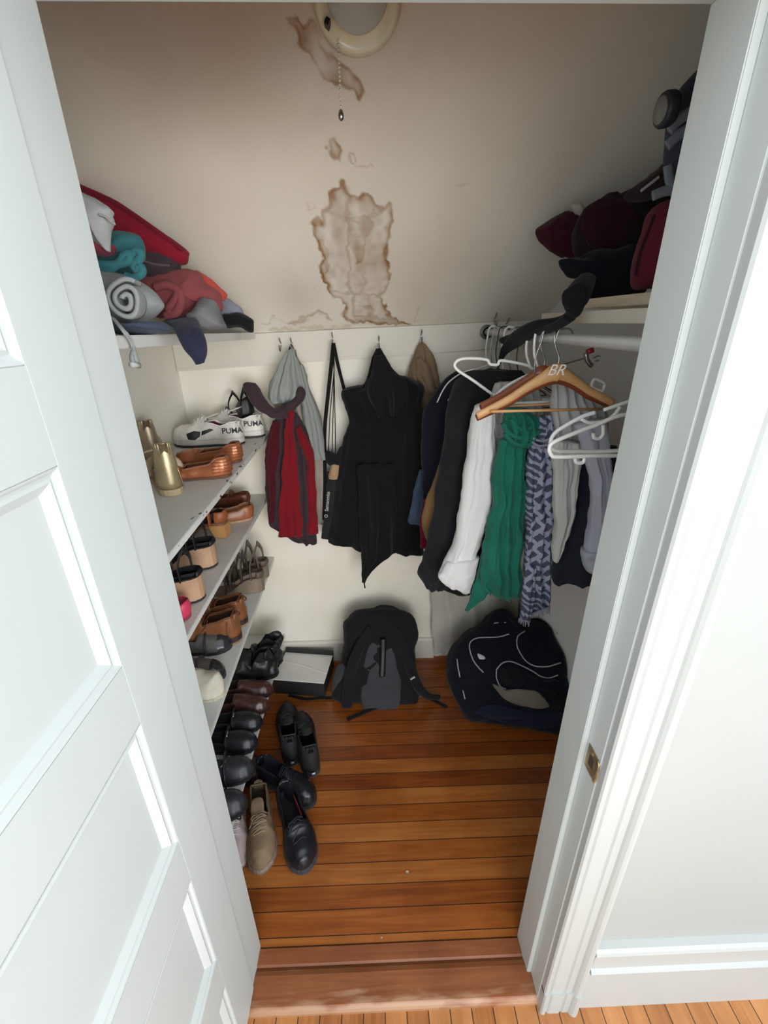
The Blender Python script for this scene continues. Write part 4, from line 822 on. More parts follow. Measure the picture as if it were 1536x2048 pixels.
# black dress
BD = C_('black_wool', (17, 17, 19), .15, .3)
d1 = drape('body', PX(1.72, (753, 697, 763, 695, .010, .2), (747, 712, 768, 708, .02, .4), (740, 742, 786, 741, .032, .6), (726, 769, 826, 760, .04, .8), (686, 781, 848, 772, .045), (690, 812, 845, 800, .05), (699, 843, 842, 838, .055), (685, 882, 844, 880, .055), (676, 940, 846, 940, .055), (668, 1000, 847, 1000, .055), (656, 1066, 848, 1080, .05), (655, 1085, 846, 1108, .04)), BD, folds=4, amp=.011, seed=12)
d2 = drape('belt_tail', PX(1.645, (716, 930, 788, 930, .012, .8), (718, 1000, 792, 1000, .016), (719, 1060, 792, 1060, .018), (720, 1104, 787, 1104, .018), (721, 1132, 762, 1127, .014), (721, 1150, 738, 1146, .010), (722, 1162, 730, 1163, .006)), BD, folds=2, amp=.012, seed=5)
d3 = tube('tassel', [tuple(v) for v in seg3([(727, 1160), (729, 1170), (730, 1176)], 1.64)], .003, BD)
d4 = drape('collar', PX(1.675, (748, 715, 767, 712, .01, .4), (741, 745, 790, 742, .02, .8), (732, 772, 812, 768, .024), (735, 800, 815, 792, .02), (755, 835, 800, 830, .01)), C_('black_collar_wool', (21, 21, 23)), folds=2.5, amp=.014, seed=3)
single('black_coat', 'long black sleeveless coat with belt hanging on the middle wall hook', 'coat', [d1, d2, d3, d4])
TC = C_('tan_coat_cotton', (126, 106, 84), .12)
t1 = drape('body', PX(1.785, (838, 682, 846, 682, .01, .4), (828, 700, 860, 700, .018, .7), (818, 735, 874, 738, .024), (816, 765, 884, 768, .028), (830, 800, 886, 800, .03), (836, 836, 878, 836, .03), (838, 900, 876, 900, .03)), TC, folds=2.5, amp=.014, seed=4)
t2 = drape('draped_sleeve', PX(1.745, (830, 720, 840, 716, .006, .5), (832, 750, 860, 740, .014), (850, 780, 872, 778, .014), (862, 795, 876, 795, .008)), TC, folds=1.5, amp=.01, seed=7)
single('tan_coat', 'tan cotton coat bunched on the wall hook right of the black coat', 'coat', [t1, t2])

# ================================================================== clothes on the rod
dn = drape('leg', PX(1.66, (838, 940, 880, 940, .02), (826, 985, 875, 985, .02), (816, 1035, 870, 1035, .02), (818, 1048, 868, 1050, .018)), C_('denim_fabric', (70, 88, 108), .2, .5, 260), folds=1.5, amp=.006, seed=1)
single('denim_shirt', 'faded blue denim garment peeking out beside the black coat', 'denim garment', [dn])
nc = drape('body', PX(1.58, (905, 745, 985, 742, .03, .5), (872, 780, 1000, 775, .05, .8), (846, 835, 1000, 830, .06), (842, 900, 1000, 900, .06), (843, 970, 1000, 970, .06), (848, 1040, 990, 1040, .055), (855, 1088, 960, 1095, .05)), C_('navy_wool', (24, 27, 38)), folds=3, amp=.012, seed=21)
single('navy_coat', 'dark navy coat on the rod between the tan coat and the camel garment', 'coat', [nc])
mg = drape('body', PX(1.53, (848, 1000, 900, 1000, .02), (841, 1045, 900, 1045, .02), (842, 1092, 870, 1096, .018)), C_('crimson_cloth', (112, 18, 44)), folds=1, amp=.006)
single('crimson_dress', 'crimson garment showing its hem below the camel one', 'dress', [mg])
cm = drape('body', PX(1.46, (900, 800, 980, 800, .02), (888, 892, 980, 890, .03), (864, 968, 960, 968, .03), (842, 1042, 940, 1042, .03), (853, 1086, 920, 1088, .02)), C_('camel_wool', (136, 104, 68)), folds=1.5, amp=.008, seed=2)
single('camel_coat', 'camel brown coat edge showing between navy and black coats', 'coat', [cm])
bcm = C_('black_suit_wool', (27, 28, 30))
bc1 = drape('body', PX(1.35, (935, 742, 1040, 738, .02, .4), (902, 775, 1060, 770, .04, .6), (894, 850, 1060, 850, .05), (882, 925, 1050, 925, .05), (868, 1000, 1040, 1000, .05), (856, 1070, 1000, 1070, .05), (846, 1120, 960, 1120, .045), (838, 1150, 930, 1155, .04), (850, 1172, 890, 1178, .02)), bcm, folds=2.5, amp=.010, seed=14)
bc2 = drape('sleeve', PX(1.40, (900, 1100, 1000, 1100, .03), (886, 1150, 985, 1150, .03), (880, 1176, 940, 1186, .025)), bcm, folds=1.5, amp=.006, seed=3)
bc3 = tube('shoulder_piping', [tuple(v) for v in seg3([(874, 805), (886, 780), (900, 762), (925, 745), (950, 738)], 1.29)], .002, C_('white_piping', (170, 170, 166)), seg=6)
single('black_suit_coat', 'black coat with long sleeve beside the white shirt on the rod', 'coat', [bc1, bc2, bc3])
WS = C_('white_cotton', (214, 214, 212), .04, .2)
w1 = drape('sleeve', PX(1.235, (948, 812, 985, 800, .02, .5), (938, 862, 989, 860, .032), (928, 930, 991, 930, .036), (921, 1010, 983, 1005, .036), (911, 1080, 966, 1075, .036), (892, 1118, 954, 1112, .034), (876, 1145, 948, 1150, .032), (880, 1160, 937, 1184, .022)), WS, folds=2, amp=.007, seed=31)
w2 = drape('body', PX(1.285, (990, 765, 1075, 765, .02, .6), (975, 810, 1090, 810, .04), (975, 880, 1090, 880, .045), (985, 980, 1085, 980, .045), (990, 1080, 1080, 1080, .04)), C_('grey_white_cotton', (176, 174, 170), .05, .2), folds=4, amp=.012, seed=13)
w3 = drape('cuff', PX(1.228, (890, 1118, 956, 1113, .037, .6), (880, 1138, 951, 1138, .037, .6), (873, 1148, 948, 1155, .035, .5), (876, 1158, 938, 1185, .024, .5)), WS, folds=1.5, amp=.004, seed=2)
single('white_shirt', 'white shirt with long sleeve hanging left of the green scarf', 'shirt', [w1, w2, w3])
GR = C_('green_crinkle_cloth', (26, 102, 84), .15, .4, 200)
g1 = drape('tail', PX(1.17, (1002, 880, 1060, 882, .022, .5), (994, 915, 1050, 915, .028, .8), (988, 965, 1048, 960, .034), (984, 1015, 1047, 1010, .034), (974, 1065, 1046, 1060, .036), (962, 1115, 1046, 1110, .036), (962, 1160, 1045, 1165, .034), (975, 1182, 1040, 1194, .022)), GR, folds=4.5, amp=.016, seed=17, rows=9, fine=.005)
g2 = drape('tail', PX(1.20, (985, 1040, 1010, 1045, .014, .8), (968, 1100, 1002, 1105, .018), (955, 1150, 992, 1155, .018), (945, 1185, 975, 1186, .014), (936, 1210, 955, 1205, .008), (930, 1221, 938, 1219, .004)), GR, folds=2, amp=.01, seed=7, fine=.004)
g3 = drape('knot', PX(1.165, (1014, 812, 1044, 812, .014, .5), (1007, 828, 1076, 832, .03), (1006, 850, 1080, 856, .038), (1008, 872, 1078, 876, .036), (1010, 892, 1062, 896, .024)), GR, folds=3.5, amp=.014, seed=9, rows=8)
g4 = [tube('wrapped_fold', [tuple(v) for v in seg3(q, yy)], .009, GR, flat=.7) for q, yy in (([(1006, 846), (1014, 862), (1035, 874), (1062, 874), (1080, 862)], 1.135), ([(1010, 866), (1025, 884), (1046, 890), (1066, 884)], 1.138), ([(1022, 838), (1032, 852), (1048, 860), (1066, 852)], 1.135))]
single('green_scarf', 'emerald green crinkled scarf knotted on a hanger', 'scarf', [g1, g2, g3]+g4)
def pattern_mat():
    m = bpy.data.materials.new('lattice_print'); m.use_nodes = True; nt = m.node_tree; b = nt.nodes['Principled BSDF']; N = nt.nodes.new; L = nt.links.new
    g = N('ShaderNodeNewGeometry'); s0 = N('ShaderNodeSeparateXYZ'); L(g.outputs['Position'], s0.inputs[0]); cb = N('ShaderNodeCombineXYZ'); L(s0.outputs[0], cb.inputs[0]); L(s0.outputs[2], cb.inputs[1])
    rt = N('ShaderNodeVectorRotate'); rt.rotation_type = 'Z_AXIS'; rt.inputs['Angle'].default_value = -.95; L(cb.outputs[0], rt.inputs['Vector'])
    br = N('ShaderNodeTexBrick'); br.inputs['Scale'].default_value = 1; br.inputs['Brick Width'].default_value = .037; br.inputs['Row Height'].default_value = .027; br.inputs['Mortar Size'].default_value = .0058; br.inputs['Mortar Smooth'].default_value = .1; br.offset = .5
    L(rt.outputs[0], br.inputs['Vector']); br.inputs['Color1'].default_value = sc((66, 72, 90))+(1,); br.inputs['Color2'].default_value = sc((72, 78, 96))+(1,); br.inputs['Mortar'].default_value = sc((150, 154, 170))+(1,)
    sp = N('ShaderNodeSeparateXYZ'); L(g.outputs['Position'], sp.inputs[0])
    wv = N('ShaderNodeTexWave'); wv.wave_type = 'RINGS'; wv.rings_direction = 'Y'; wv.inputs['Scale'].default_value = 16; wv.inputs['Distortion'].default_value = 9; wv.inputs['Detail'].default_value = 2; L(g.outputs['Position'], wv.inputs[0])
    rp = N('ShaderNodeValToRGB'); rp.color_ramp.elements[0].position = .55; rp.color_ramp.elements[0].color = sc((66, 72, 90))+(1,); rp.color_ramp.elements[1].position = .7; rp.color_ramp.elements[1].color = sc((140, 146, 164))+(1,); L(wv.outputs[0], rp.inputs[0])
    lt = N('ShaderNodeMath'); lt.operation = 'LESS_THAN'; lt.inputs[1].default_value = PATZ; L(sp.outputs['Z'], lt.inputs[0])
    lx = N('ShaderNodeMath'); lx.operation = 'LESS_THAN'; lx.inputs[1].default_value = PATX; L(sp.outputs['X'], lx.inputs[0])
    mxx = N('ShaderNodeMath'); mxx.operation = 'MAXIMUM'; L(lt.outputs[0], mxx.inputs[0]); L(lx.outputs[0], mxx.inputs[1])
    mx = N('ShaderNodeMix'); mx.data_type = 'RGBA'; L(mxx.outputs[0], mx.inputs['Factor']); L(br.outputs['Color'], mx.inputs['A']); L(rp.outputs[0], mx.inputs['B']); L(mx.outputs['Result'], b.inputs['Base Color']); b.inputs['Roughness'].default_value = .95
    return m
PATZ = at(1080, 1175, 'y', 1.14).z; PATX = at(1068, 1000, 'y', 1.14).x
PM = pattern_mat()
FR = C_('pale_fringe', (138, 142, 158), .2, .7, 200)
q1 = drape('tail', PX(1.155, (1066, 872, 1108, 874, .016, .5), (1056, 900, 1108, 904, .022, .8), (1053, 950, 1110, 950, .026), (1052, 1010, 1112, 1010, .026), (1050, 1075, 1106, 1075, .026), (1048, 1135, 1103, 1135, .026), (1050, 1190, 1101, 1190, .024), (1060, 1225, 1101, 1212, .014)), PM, folds=3, amp=.010, seed=19, rows=8)
q2 = drape('tail', PX(1.135, (1050, 1130, 1072, 1130, .010, .6), (1046, 1180, 1070, 1182, .014), (1042, 1215, 1066, 1218, .014), (1038, 1238, 1060, 1240, .012)), PM, folds=2, amp=.006, seed=4)
q3 = drape('knot', PX(1.15, (1078, 832, 1100, 830, .012, .5), (1074, 850, 1106, 850, .02), (1070, 868, 1108, 872, .024), (1066, 886, 1106, 890, .016)), PM, folds=3, amp=.01, seed=6)
q4 = [tube('wrapped_fold', [tuple(v) for v in seg3(q, 1.125)], .005, FR, flat=.7) for q in ([(1064, 884), (1080, 892), (1108, 886)], [(1066, 876), (1084, 882), (1108, 874)])]
q5 = tubes('fringe', [[tuple(at(u, v, 'y', 1.13)), tuple(at(u+random.uniform(-2, 2), v+8+random.uniform(0, 8), 'y', 1.13))] for u, v in [(1038+i*1.5, 1236+.2*i) for i in range(15)]+[(1064+i*1.9, 1226-.7*i) for i in range(19)]], .0014, FR, smooth_n=1, seg=5)
q5['kind'] = 'stuff'
single('patterned_scarf', 'slate blue scarf with pale lattice print hanging right of the green one', 'scarf', [q1, q2, q3, q5]+q4)
GW = C_('soft_white_cotton', (182, 182, 178), .05, .2)
e1 = drape('body', PX(1.15, (1105, 765, 1190, 775, .02, .6), (1102, 820, 1212, 830, .035), (1108, 880, 1215, 885, .035), (1110, 915, 1205, 915, .03)), GW, folds=5, amp=.012, seed=22)
e2 = drape('sleeve', PX(1.075, (1104, 880, 1165, 885, .022), (1108, 940, 1160, 940, .026), (1110, 1000, 1150, 1000, .026), (1108, 1060, 1138, 1060, .024), (1104, 1100, 1122, 1100, .018), (1104, 1124, 1112, 1122, .01)), GW, folds=2.5, amp=.009, seed=24)
single('grey_white_shirt', 'off-white shirt with a sleeve folded back over the navy garment', 'shirt', [e1, e2])
PB = C_('pale_blue_cotton', (168, 172, 184), .04, .2)
f1 = drape('sleeve', PX(1.045, (1150, 850, 1215, 835, .02, .6), (1166, 910, 1222, 905, .026), (1180, 965, 1226, 965, .028), (1178, 1030, 1222, 1030, .028), (1170, 1090, 1216, 1090, .028), (1168, 1125, 1212, 1125, .026), (1175, 1141, 1208, 1143, .018)), PB, folds=1.8, amp=.007, seed=27)
f2 = drape('cuff', PX(1.043, (1166, 1098, 1214, 1098, .030, .5), (1168, 1122, 1212, 1124, .029, .5), (1175, 1143, 1208, 1145, .02, .5)), PB, folds=1, amp=.003, seed=2)
single('pale_blue_shirt', 'pale bluish grey shirt sleeve hanging nearest the right door jamb', 'shirt', [f1, f2])
DN = C_('midnight_knit', (32, 38, 48))
h1 = drape('body', PX(1.115, (1120, 890, 1230, 890, .02), (1122, 960, 1236, 960, .026), (1112, 1040, 1240, 1040, .028), (1104, 1110, 1240, 1110, .028), (1104, 1150, 1238, 1158, .025), (1108, 1164, 1225, 1170, .02)), DN, folds=3, amp=.008, seed=29)
single('midnight_sweater', 'midnight blue sweater hanging between the off-white and pale blue shirts', 'sweater', [h1])

# ------------------------------------------------------------------ hangers
def hook_pts(x, y, zb_, tw=.0, s=1):
    r = .019*s; zc = 1.612+.004; return [(x, y, zb_), (x, y+tw*.3, zb_+(zc-r-zb_)*.5), (x+.005, y+tw, zc-r*1.2), (x+r*1.05, y+tw, zc-r*.3), (x+r*.8, y+tw, zc+r*.75), (x, y+tw, zc+r), (x-r*.85, y+tw, zc+r*.55), (x-r, y+tw, zc-r*.1)]
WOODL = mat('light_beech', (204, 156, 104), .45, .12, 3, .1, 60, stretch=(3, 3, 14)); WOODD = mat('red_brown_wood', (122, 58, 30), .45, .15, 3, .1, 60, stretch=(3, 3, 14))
def wood_hanger(y, tip1, apex, tip2, label, m1, m2, letter=True, dy=0.0, bar=None):
    A = at(tip1[0], tip1[1], 'y', y-dy); B = at(apex[0], apex[1], 'y', y); Cc = at(tip2[0], tip2[1], 'y', y+dy)
    def arm(P, Q):
        d = (P-Q); return [tuple(P), tuple(Q+d*.62+Vector((0, 0, -.001))), tuple(Q+d*.34+Vector((0, 0, .004))), tuple(Q+d*.12+Vector((0, 0, .004))), tuple(Q)]
    pa = arm(A, B)+arm(Cc, B)[::-1][1:]
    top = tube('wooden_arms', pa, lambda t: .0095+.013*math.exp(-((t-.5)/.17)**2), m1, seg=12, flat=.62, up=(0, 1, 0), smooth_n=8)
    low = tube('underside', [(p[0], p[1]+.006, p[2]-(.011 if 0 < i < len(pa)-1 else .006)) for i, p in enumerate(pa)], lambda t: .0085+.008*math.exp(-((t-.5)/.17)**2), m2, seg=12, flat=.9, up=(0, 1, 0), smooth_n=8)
    P = A.lerp(B, .08)+Vector((0, 0, -.012)); Q = Cc.lerp(B, .14)+Vector((0, 0, -.012)); P2 = bar[0] if bar else P; Q2 = bar[1] if bar else Q
    P2, Q2 = (at(982, 823, 'y', y-.02), at(1206, 818, 'y', y+.0)) if letter else (P, Q)
    br = tube('trouser_bar', [tuple(P2), tuple(Q2)], .0034, MATS['light_beech'], smooth_n=1, seg=10)
    hk = tube('hook', hook_pts(B.x, B.y, B.z+.012, 0)[0:1]+[(B.x+.001, B.y, B.z+.035), (B.x-.012, B.y, B.z+.062), (B.x-.016, B.y, B.z+.085), (.45-.022, B.y, 1.60), (.45-.016, B.y, 1.627), (.45, B.y, 1.6325), (.45+.014, B.y, 1.628), (.45+.02, B.y, 1.612)], .0021, METAL, seg=10, smooth_n=8)
    obs = [top, low, br, hk]
    if letter: obs.append(lettering('lettering', 'BR', at(1112, 741, 'y', y-.0165), (1, 0, -.02), (0, 0, 1), .036, mat('white_ink', (236, 230, 220), .5), depth=.0003, shear=.35))
    return single('wooden_hanger', label, 'clothes hanger', obs)
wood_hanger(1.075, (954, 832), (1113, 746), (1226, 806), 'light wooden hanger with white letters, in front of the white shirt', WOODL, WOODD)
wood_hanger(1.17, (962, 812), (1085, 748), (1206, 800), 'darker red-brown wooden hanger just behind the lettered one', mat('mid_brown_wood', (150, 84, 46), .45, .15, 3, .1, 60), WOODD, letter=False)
def phanger(label, tips, y, hook=None, extra=(), rad=.0042, m=WPLAST, group=None, name='plastic_hanger'):
    obs = [tube('frame', [tuple(at(u, v, 'y', yy)) for u, v, yy in tips], rad, m, smooth_n=5, closed=False)]
    for e, nm in extra: obs.append(tube(nm, [tuple(at(u, v, 'y', yy)) for u, v, yy in e], rad*.9, m, smooth_n=5))
    if hook: obs.append(tube('hook', hook, rad*.85, m, seg=8, smooth_n=6))
    return single(name, label, 'clothes hanger', obs, group)
def onto_rod(p, w=.022): return [tuple(p), (p.x*.5+.45*.5-.018, p.y, (p.z+1.6)/2), (.45-w, p.y, 1.603), (.45-w*.85, p.y, 1.625), (.45-.004, p.y, 1.6335), (.45+w*.7, p.y, 1.626), (.45+w*.85, p.y, 1.605)]
yA = 1.27
phanger('white plastic hanger sticking out left above the black coat', [(985, 789, yA), (948, 762, yA), (913, 738, yA), (912, 724, yA), (930, 717, yA), (972, 719, yA), (980, 728, yA), (996, 729, yA), (1003, 721, yA), (1052, 730, yA), (1066, 738, yA), (1100, 752, yA), (1180, 782, yA), (1192, 792, yA), (1186, 800, yA), (1100, 800, yA), (985, 789, yA)], yA, hook=onto_rod(at(1062, 736, 'y', yA)))
p = at(1080, 742, 'y', 1.21)
phanger('white plastic hanger hooked on the rod just left of the wooden ones', [(1080, 742, 1.21), (1045, 755, 1.21), (1008, 776, 1.21), (984, 800, 1.21), (986, 808, 1.21), (1050, 806, 1.21), (1150, 800, 1.21), (1186, 796, 1.21), (1184, 786, 1.21), (1130, 758, 1.21), (1080, 742, 1.21)], 1.21, hook=onto_rod(p))
# nearest hangers, half behind the right jamb
yb = .90
phanger('white plastic hanger nearest the camera beside the right jamb', [(1330, 836, .96), (1251, 829, .93), (1190, 851, .92), (1150, 866, .91), (1108, 884, .90), (1099, 896, .90), (1103, 910, .90), (1116, 914, .90), (1180, 912, .90), (1232, 911, .91), (1320, 908, .93), (1352, 890, .96), (1346, 846, .96), (1330, 836, .96)], yb,
        extra=(([(1150, 914, .90), (1152, 924, .90), (1160, 926, .90), (1167, 924, .90), (1169, 914, .90)], 'strap_loop'),), hook=None, rad=.0046)
hk = onto_rod(at(1290, 826, 'y', .94)); 
phanger('second white plastic hanger overlapping the nearest one by the jamb', [(1190, 825, .95), (1165, 833, .95), (1132, 851, .95), (1110, 866, .95), (1101, 884, .95), (1108, 900, .95), (1150, 903, .96), (1250, 900, .97), (1320, 880, .98), (1330, 850, .98), (1290, 822, .97)], .95, extra=(([(1207, 820, .97), (1254, 804, .97), (1290, 792, .97)], 'top_bar'), ([(1240, 814, .965), (1228, 830, .96), (1210, 842, .955), (1180, 846, .95), (1162, 838, .95)], 'neck_curve'), ([(1206, 850, .955), (1206, 868, .955), (1198, 877, .955), (1188, 875, .955), (1187, 866, .955)], 'skirt_hook')), rad=.0046)
# clip hanger square
phanger('white square clip at the end of a hanger against the right wall', [(1190, 758, 1.13), (1207, 766, 1.13), (1208, 775, 1.13), (1203, 782, 1.13), (1184, 774, 1.13), (1186, 762, 1.13), (1190, 758, 1.13)], 1.13, rad=.0038, name='hanger_clip')
# wire and plastic hangers bunched at the back of the rod
for k, (yy, mm, lb) in enumerate(((1.34, BLACKM, 'black wire hanger holding the black suit coat'), (1.42, METAL, 'steel wire hanger holding the camel coat'), (1.50, WPLAST, 'white plastic hanger holding the crimson garment'), (1.57, BLACKM, 'black wire hanger holding the navy coat'), (1.64, METAL, 'steel wire hanger holding the denim garment'), (1.71, WPLAST, 'white plastic hanger at the far back end of the rod'))):
    c = Vector((.44, yy, 1.50)); w_ = .17; rd = .0018 if mm is not WPLAST else .0038
    fr = tube('frame', [(c.x, yy, c.z), (c.x-w_*.5, yy, c.z-.035), (c.x-w_, yy, c.z-.085), (c.x-w_+.01, yy, c.z-.095), (c.x, yy, c.z-.092), (c.x+w_-.01, yy, c.z-.095), (c.x+w_, yy, c.z-.085), (c.x+w_*.5, yy, c.z-.035), (c.x, yy, c.z)], rd, mm, smooth_n=4)
    hk = tube('hook', onto_rod(c, .020), rd, mm, smooth_n=6); single('wire_hanger' if mm is not WPLAST else 'plastic_hanger', lb, 'clothes hanger', [fr, hk])
p = at(1055, 700, 'y', 1.30)
# metal skirt hanger rod with red-tipped clip by the wall
yq = 1.16
k1 = tube('crossbar', [tuple(at(u, v, 'y', yq)) for u, v in ((1070, 748), (1130, 728), (1172, 716))], .002, METAL, smooth_n=2)
k2 = tube('clip', [tuple(at(u, v, 'y', yq)) for u, v in ((1172, 705), (1174, 720), (1184, 732))], .006, METAL, smooth_n=2)
k3 = tube('red_tip', [tuple(at(u, v, 'y', yq)) for u, v in ((1174, 704), (1186, 700))], .007, mat('red_plastic', (150, 30, 34), .4), smooth_n=2)
k4 = tube('loop', [tuple(at(u, v, 'y', yq)) for u, v in ((1186, 716), (1198, 712), (1198, 720), (1190, 722))], .0018, METAL)
k5 = tube('hook', onto_rod(at(1070, 748, 'y', yq)), .002, METAL)
single('clip_hanger', 'thin metal clip hanger with a red tip near the right closet wall', 'clothes hanger', [k1, k2, k3, k4, k5])

# ================================================================== black tights trailing from the right shelf over the rod
BK = C_('black_tights', (20, 21, 23))
tg = tube('leg', [tuple(v) for v in (at(1175, 555, 'y', 1.12), at(1160, 580, 'y', 1.07), at(1150, 606, 'y', 1.05), at(1144, 628, 'y', 1.06), at(1118, 640, 'y', 1.12), at(1085, 648, 'y', 1.18), at(1058, 662, 'y', 1.24), at(1030, 682, 'y', 1.32), at(1008, 704, 'y', 1.36), at(996, 735, 'y', 1.36))], lambda t: .019+.008*math.sin(t*11)-.008*max(0, t-.8)*5, BK, seg=14, flat=.55, smooth_n=8)
tg2 = tube('leg', [tuple(v) for v in (at(1140, 634, 'y', 1.06), at(1112, 652, 'y', 1.12), at(1080, 662, 'y', 1.2), at(1045, 668, 'y', 1.28), at(1005, 682, 'y', 1.37))], .014, BK, seg=12, flat=.6)
tg3 = puff('waistband', [at(u, v, 'y', 1.045) for u, v in ((1127, 584), (1156, 564), (1166, 570), (1162, 600), (1148, 616), (1127, 612))], NF, .012, BK, amp=.003)
single('black_tights', 'black tights trailing from the right shelf down over the clothes rod', 'tights', [tg, tg2, tg3])
# ------------------------------------------------------------------ right shelf pile
def capz(o, off=.004):
    for v in o.data.vertices:
        zc = ceil_z(v.co.x, v.co.y)-off
        if v.co.z > zc: v.co.z = zc-.2*(v.co.z-zc) if v.co.z-zc < .02 else zc-.004
        v.co.x = min(v.co.x, xR(v.co.y)-.003)
    return o
def floorz(o, z):
    for v in o.data.vertices:
        if v.co.z < z: v.co.z = z
    return o
DKB = C_('black_burgundy_cloth', (36, 22, 25))
r1 = puff('body', seg3([(1160, 440), (1180, 408), (1215, 392), (1255, 383), (1300, 352), (1330, 326), (1370, 330), (1372, 400), (1340, 470), (1310, 520), (1290, 582), (1240, 592), (1165, 602), (1160, 560), (1150, 500)], 1.32), NF, .07, DKB, back=.9, amp=.012, ridge=.012, rdir=(.7, 0, -.7), rfreq=45)
r2 = puff('fold', seg3([(1168, 418), (1250, 392), (1290, 400), (1280, 470), (1230, 500), (1180, 500)], 1.28), NF, .03, C_('deep_burgundy_cloth', (50, 20, 28)), amp=.012, ridge=.01, rdir=(.5, 0, .8), rfreq=50)  # fold of burgundy cloth, redder than the rest of the heap
for o in (r1, r2): capz(o); floorz(o, 1.701)
single('coat_pile', 'dark burgundy and black coats heaped on the right shelf', 'coats', [r1, r2])
r3 = puff('body', seg3([(1070, 468), (1082, 450), (1110, 432), (1140, 424), (1166, 428), (1182, 450), (1180, 490), (1160, 520), (1140, 514), (1120, 508), (1086, 492)], 1.40), NF, .045, C_('burgundy_wool', (62, 20, 30)), amp=.012, ridge=.008, rdir=(-.5, 0, 1), rfreq=45)
single('wool_scarf', 'burgundy bundle poking out leftmost over the right shelf', 'scarf', [capz(r3)])
r4 = puff('body', seg3([(1141, 412), (1152, 406), (1164, 412), (1169, 424), (1166, 434), (1152, 430)], 1.38), NF, .015, C_('cream_scrap', (176, 168, 154)), amp=.003)
single('cream_cloth', 'small cream scrap resting on the burgundy bundle', 'cloth', [capz(r4)])
r5 = puff('body', seg3([(1118, 522), (1135, 516), (1160, 512), (1185, 500), (1225, 500), (1268, 490), (1290, 520), (1280, 578), (1230, 592), (1168, 600), (1160, 560), (1140, 556), (1124, 542)], 1.24), NF, .05, C_('ink_blue_cloth', (18, 21, 28)), amp=.006, ridge=.006, rdir=(.3, 0, 1), rfreq=35)
floorz(r5, 1.701); capz(r5)
single('ink_sweater', 'ink blue folded sweaters at the bottom of the right shelf heap', 'sweater', [r5])
r6 = puff('body', seg3([(1302, 424), (1330, 402), (1400, 396), (1420, 480), (1410, 572), (1300, 578), (1270, 576), (1264, 545), (1276, 500), (1290, 460)], 1.06), NF, .06, C_('raspberry_nylon', (98, 32, 46), .06), amp=.003, sharp=.35)
floorz(r6, 1.701); capz(r6)
r6b = tube('zip_seam', [tuple(v) for v in seg3([(1270, 552), (1280, 505), (1296, 462), (1308, 430)], 1.035)], .003, C_('dark_seam', (52, 22, 32)))
single('red_bag', 'raspberry red soft bag standing on the right shelf by the jamb', 'bag', [r6, r6b])
NB = C_('navy_nylon', (52, 57, 70), .06); GS = C_('grey_webbing', (122, 127, 136), .06)
r7 = puff('body', seg3([(1420, 128), (1375, 160), (1352, 195), (1338, 245), (1333, 300), (1336, 350), (1352, 398), (1400, 410), (1450, 400), (1460, 200)], .98), (0, -1, 0), .055, NB, back=.6, amp=.002, sharp=.4)
floorz(r7, 1.80)
g_ = []
for pts in ([(1338, 262), (1360, 238), (1392, 218), (1420, 205)], [(1334, 292), (1360, 268), (1390, 252), (1420, 240)], [(1336, 330), (1340, 362), (1352, 384)], [(1352, 380), (1330, 382), (1305, 392)]):
    g_.append(tube('stripe', [tuple(v) for v in seg3(pts, .93 if pts[0][1] < 320 else .95)], .009, GS, flat=.35, up=(0, 1, 0)))
cw = at(1333, 219, 'y', .93); Mw = Matrix.Translation(cw) @ Vector((-1, -.03, -.12)).to_track_quat('Z', 'Y').to_matrix().to_4x4()
wh = lathe('wheel', [(0, .010), (.018, .010), (.023, .009), (.025, .005), (.025, -.005), (.023, -.010), (0, -.010)], mat('dark_rubber', (38, 42, 50), .5), M=Mw); wc = lathe('wheel_cap', [(0, .0125), (.018, .0120), (.0195, .010), (0, .0095)], mat('grey_plastic', (118, 118, 114), .4), M=Mw)
single('wheeled_bag', 'navy wheeled sports bag with grey stripes at the top right', 'bag', [r7, wh, wc]+g_)
r8 = puff('body', seg3([(1250, 388), (1300, 352), (1334, 326), (1338, 350), (1332, 384), (1300, 400), (1262, 404)], 1.10), NF, .03, C_('dark_brown_nylon', (48, 36, 40)), amp=.003)
r9 = tube('white_trim', [tuple(v) for v in seg3([(1282, 382), (1300, 368), (1318, 354)], 1.07)], .003, C_('white_piping', (170, 170, 166)))
single('brown_backpack', 'dark brown bag with one pale stripe above the red bag', 'bag', [capz(r8), capz(r9)])
# stand the small bag and wheeled bag on a box hidden behind the jamb

# ================================================================== things on the closet floor
def fl(o, z=.001): return floorz(o, z)
bkn = Vector((0, -.93, .36)).normalized()
def bpt(u, v, y): return at(u, v, 'y', y)
BP = C_('black_backpack_nylon', (27, 26, 28)); GP = C_('grey_mesh_panel', (62, 63, 66), .1, .8, 300)
ob = [bpt(*q) for q in ((695, 1236, 1.70), (712, 1222, 1.71), (758, 1215, 1.72), (800, 1220, 1.71), (826, 1232, 1.70), (836, 1262, 1.68), (830, 1300, 1.65), (834, 1345, 1.61), (838, 1398, 1.56), (822, 1410, 1.545), (760, 1406, 1.545), (700, 1404, 1.545), (668, 1398, 1.55), (664, 1378, 1.57), (680, 1325, 1.63), (687, 1285, 1.66), (687, 1250, 1.69))]
k1 = fl(puff('body', ob, bkn, .075, BP, back=.9, amp=.006, sharp=.38, rings=16))
k2 = puff('back_panel', [bpt(u, v, y) - Vector((0, .07, 0)) for u, v, y in ((738, 1262, 1.68), (760, 1256, 1.69), (782, 1264, 1.68), (792, 1310, 1.64), (800, 1345, 1.61), (790, 1398, 1.57), (735, 1400, 1.57), (722, 1370, 1.59), (726, 1320, 1.63))], bkn, .02, GP, amp=.002, sharp=.3)
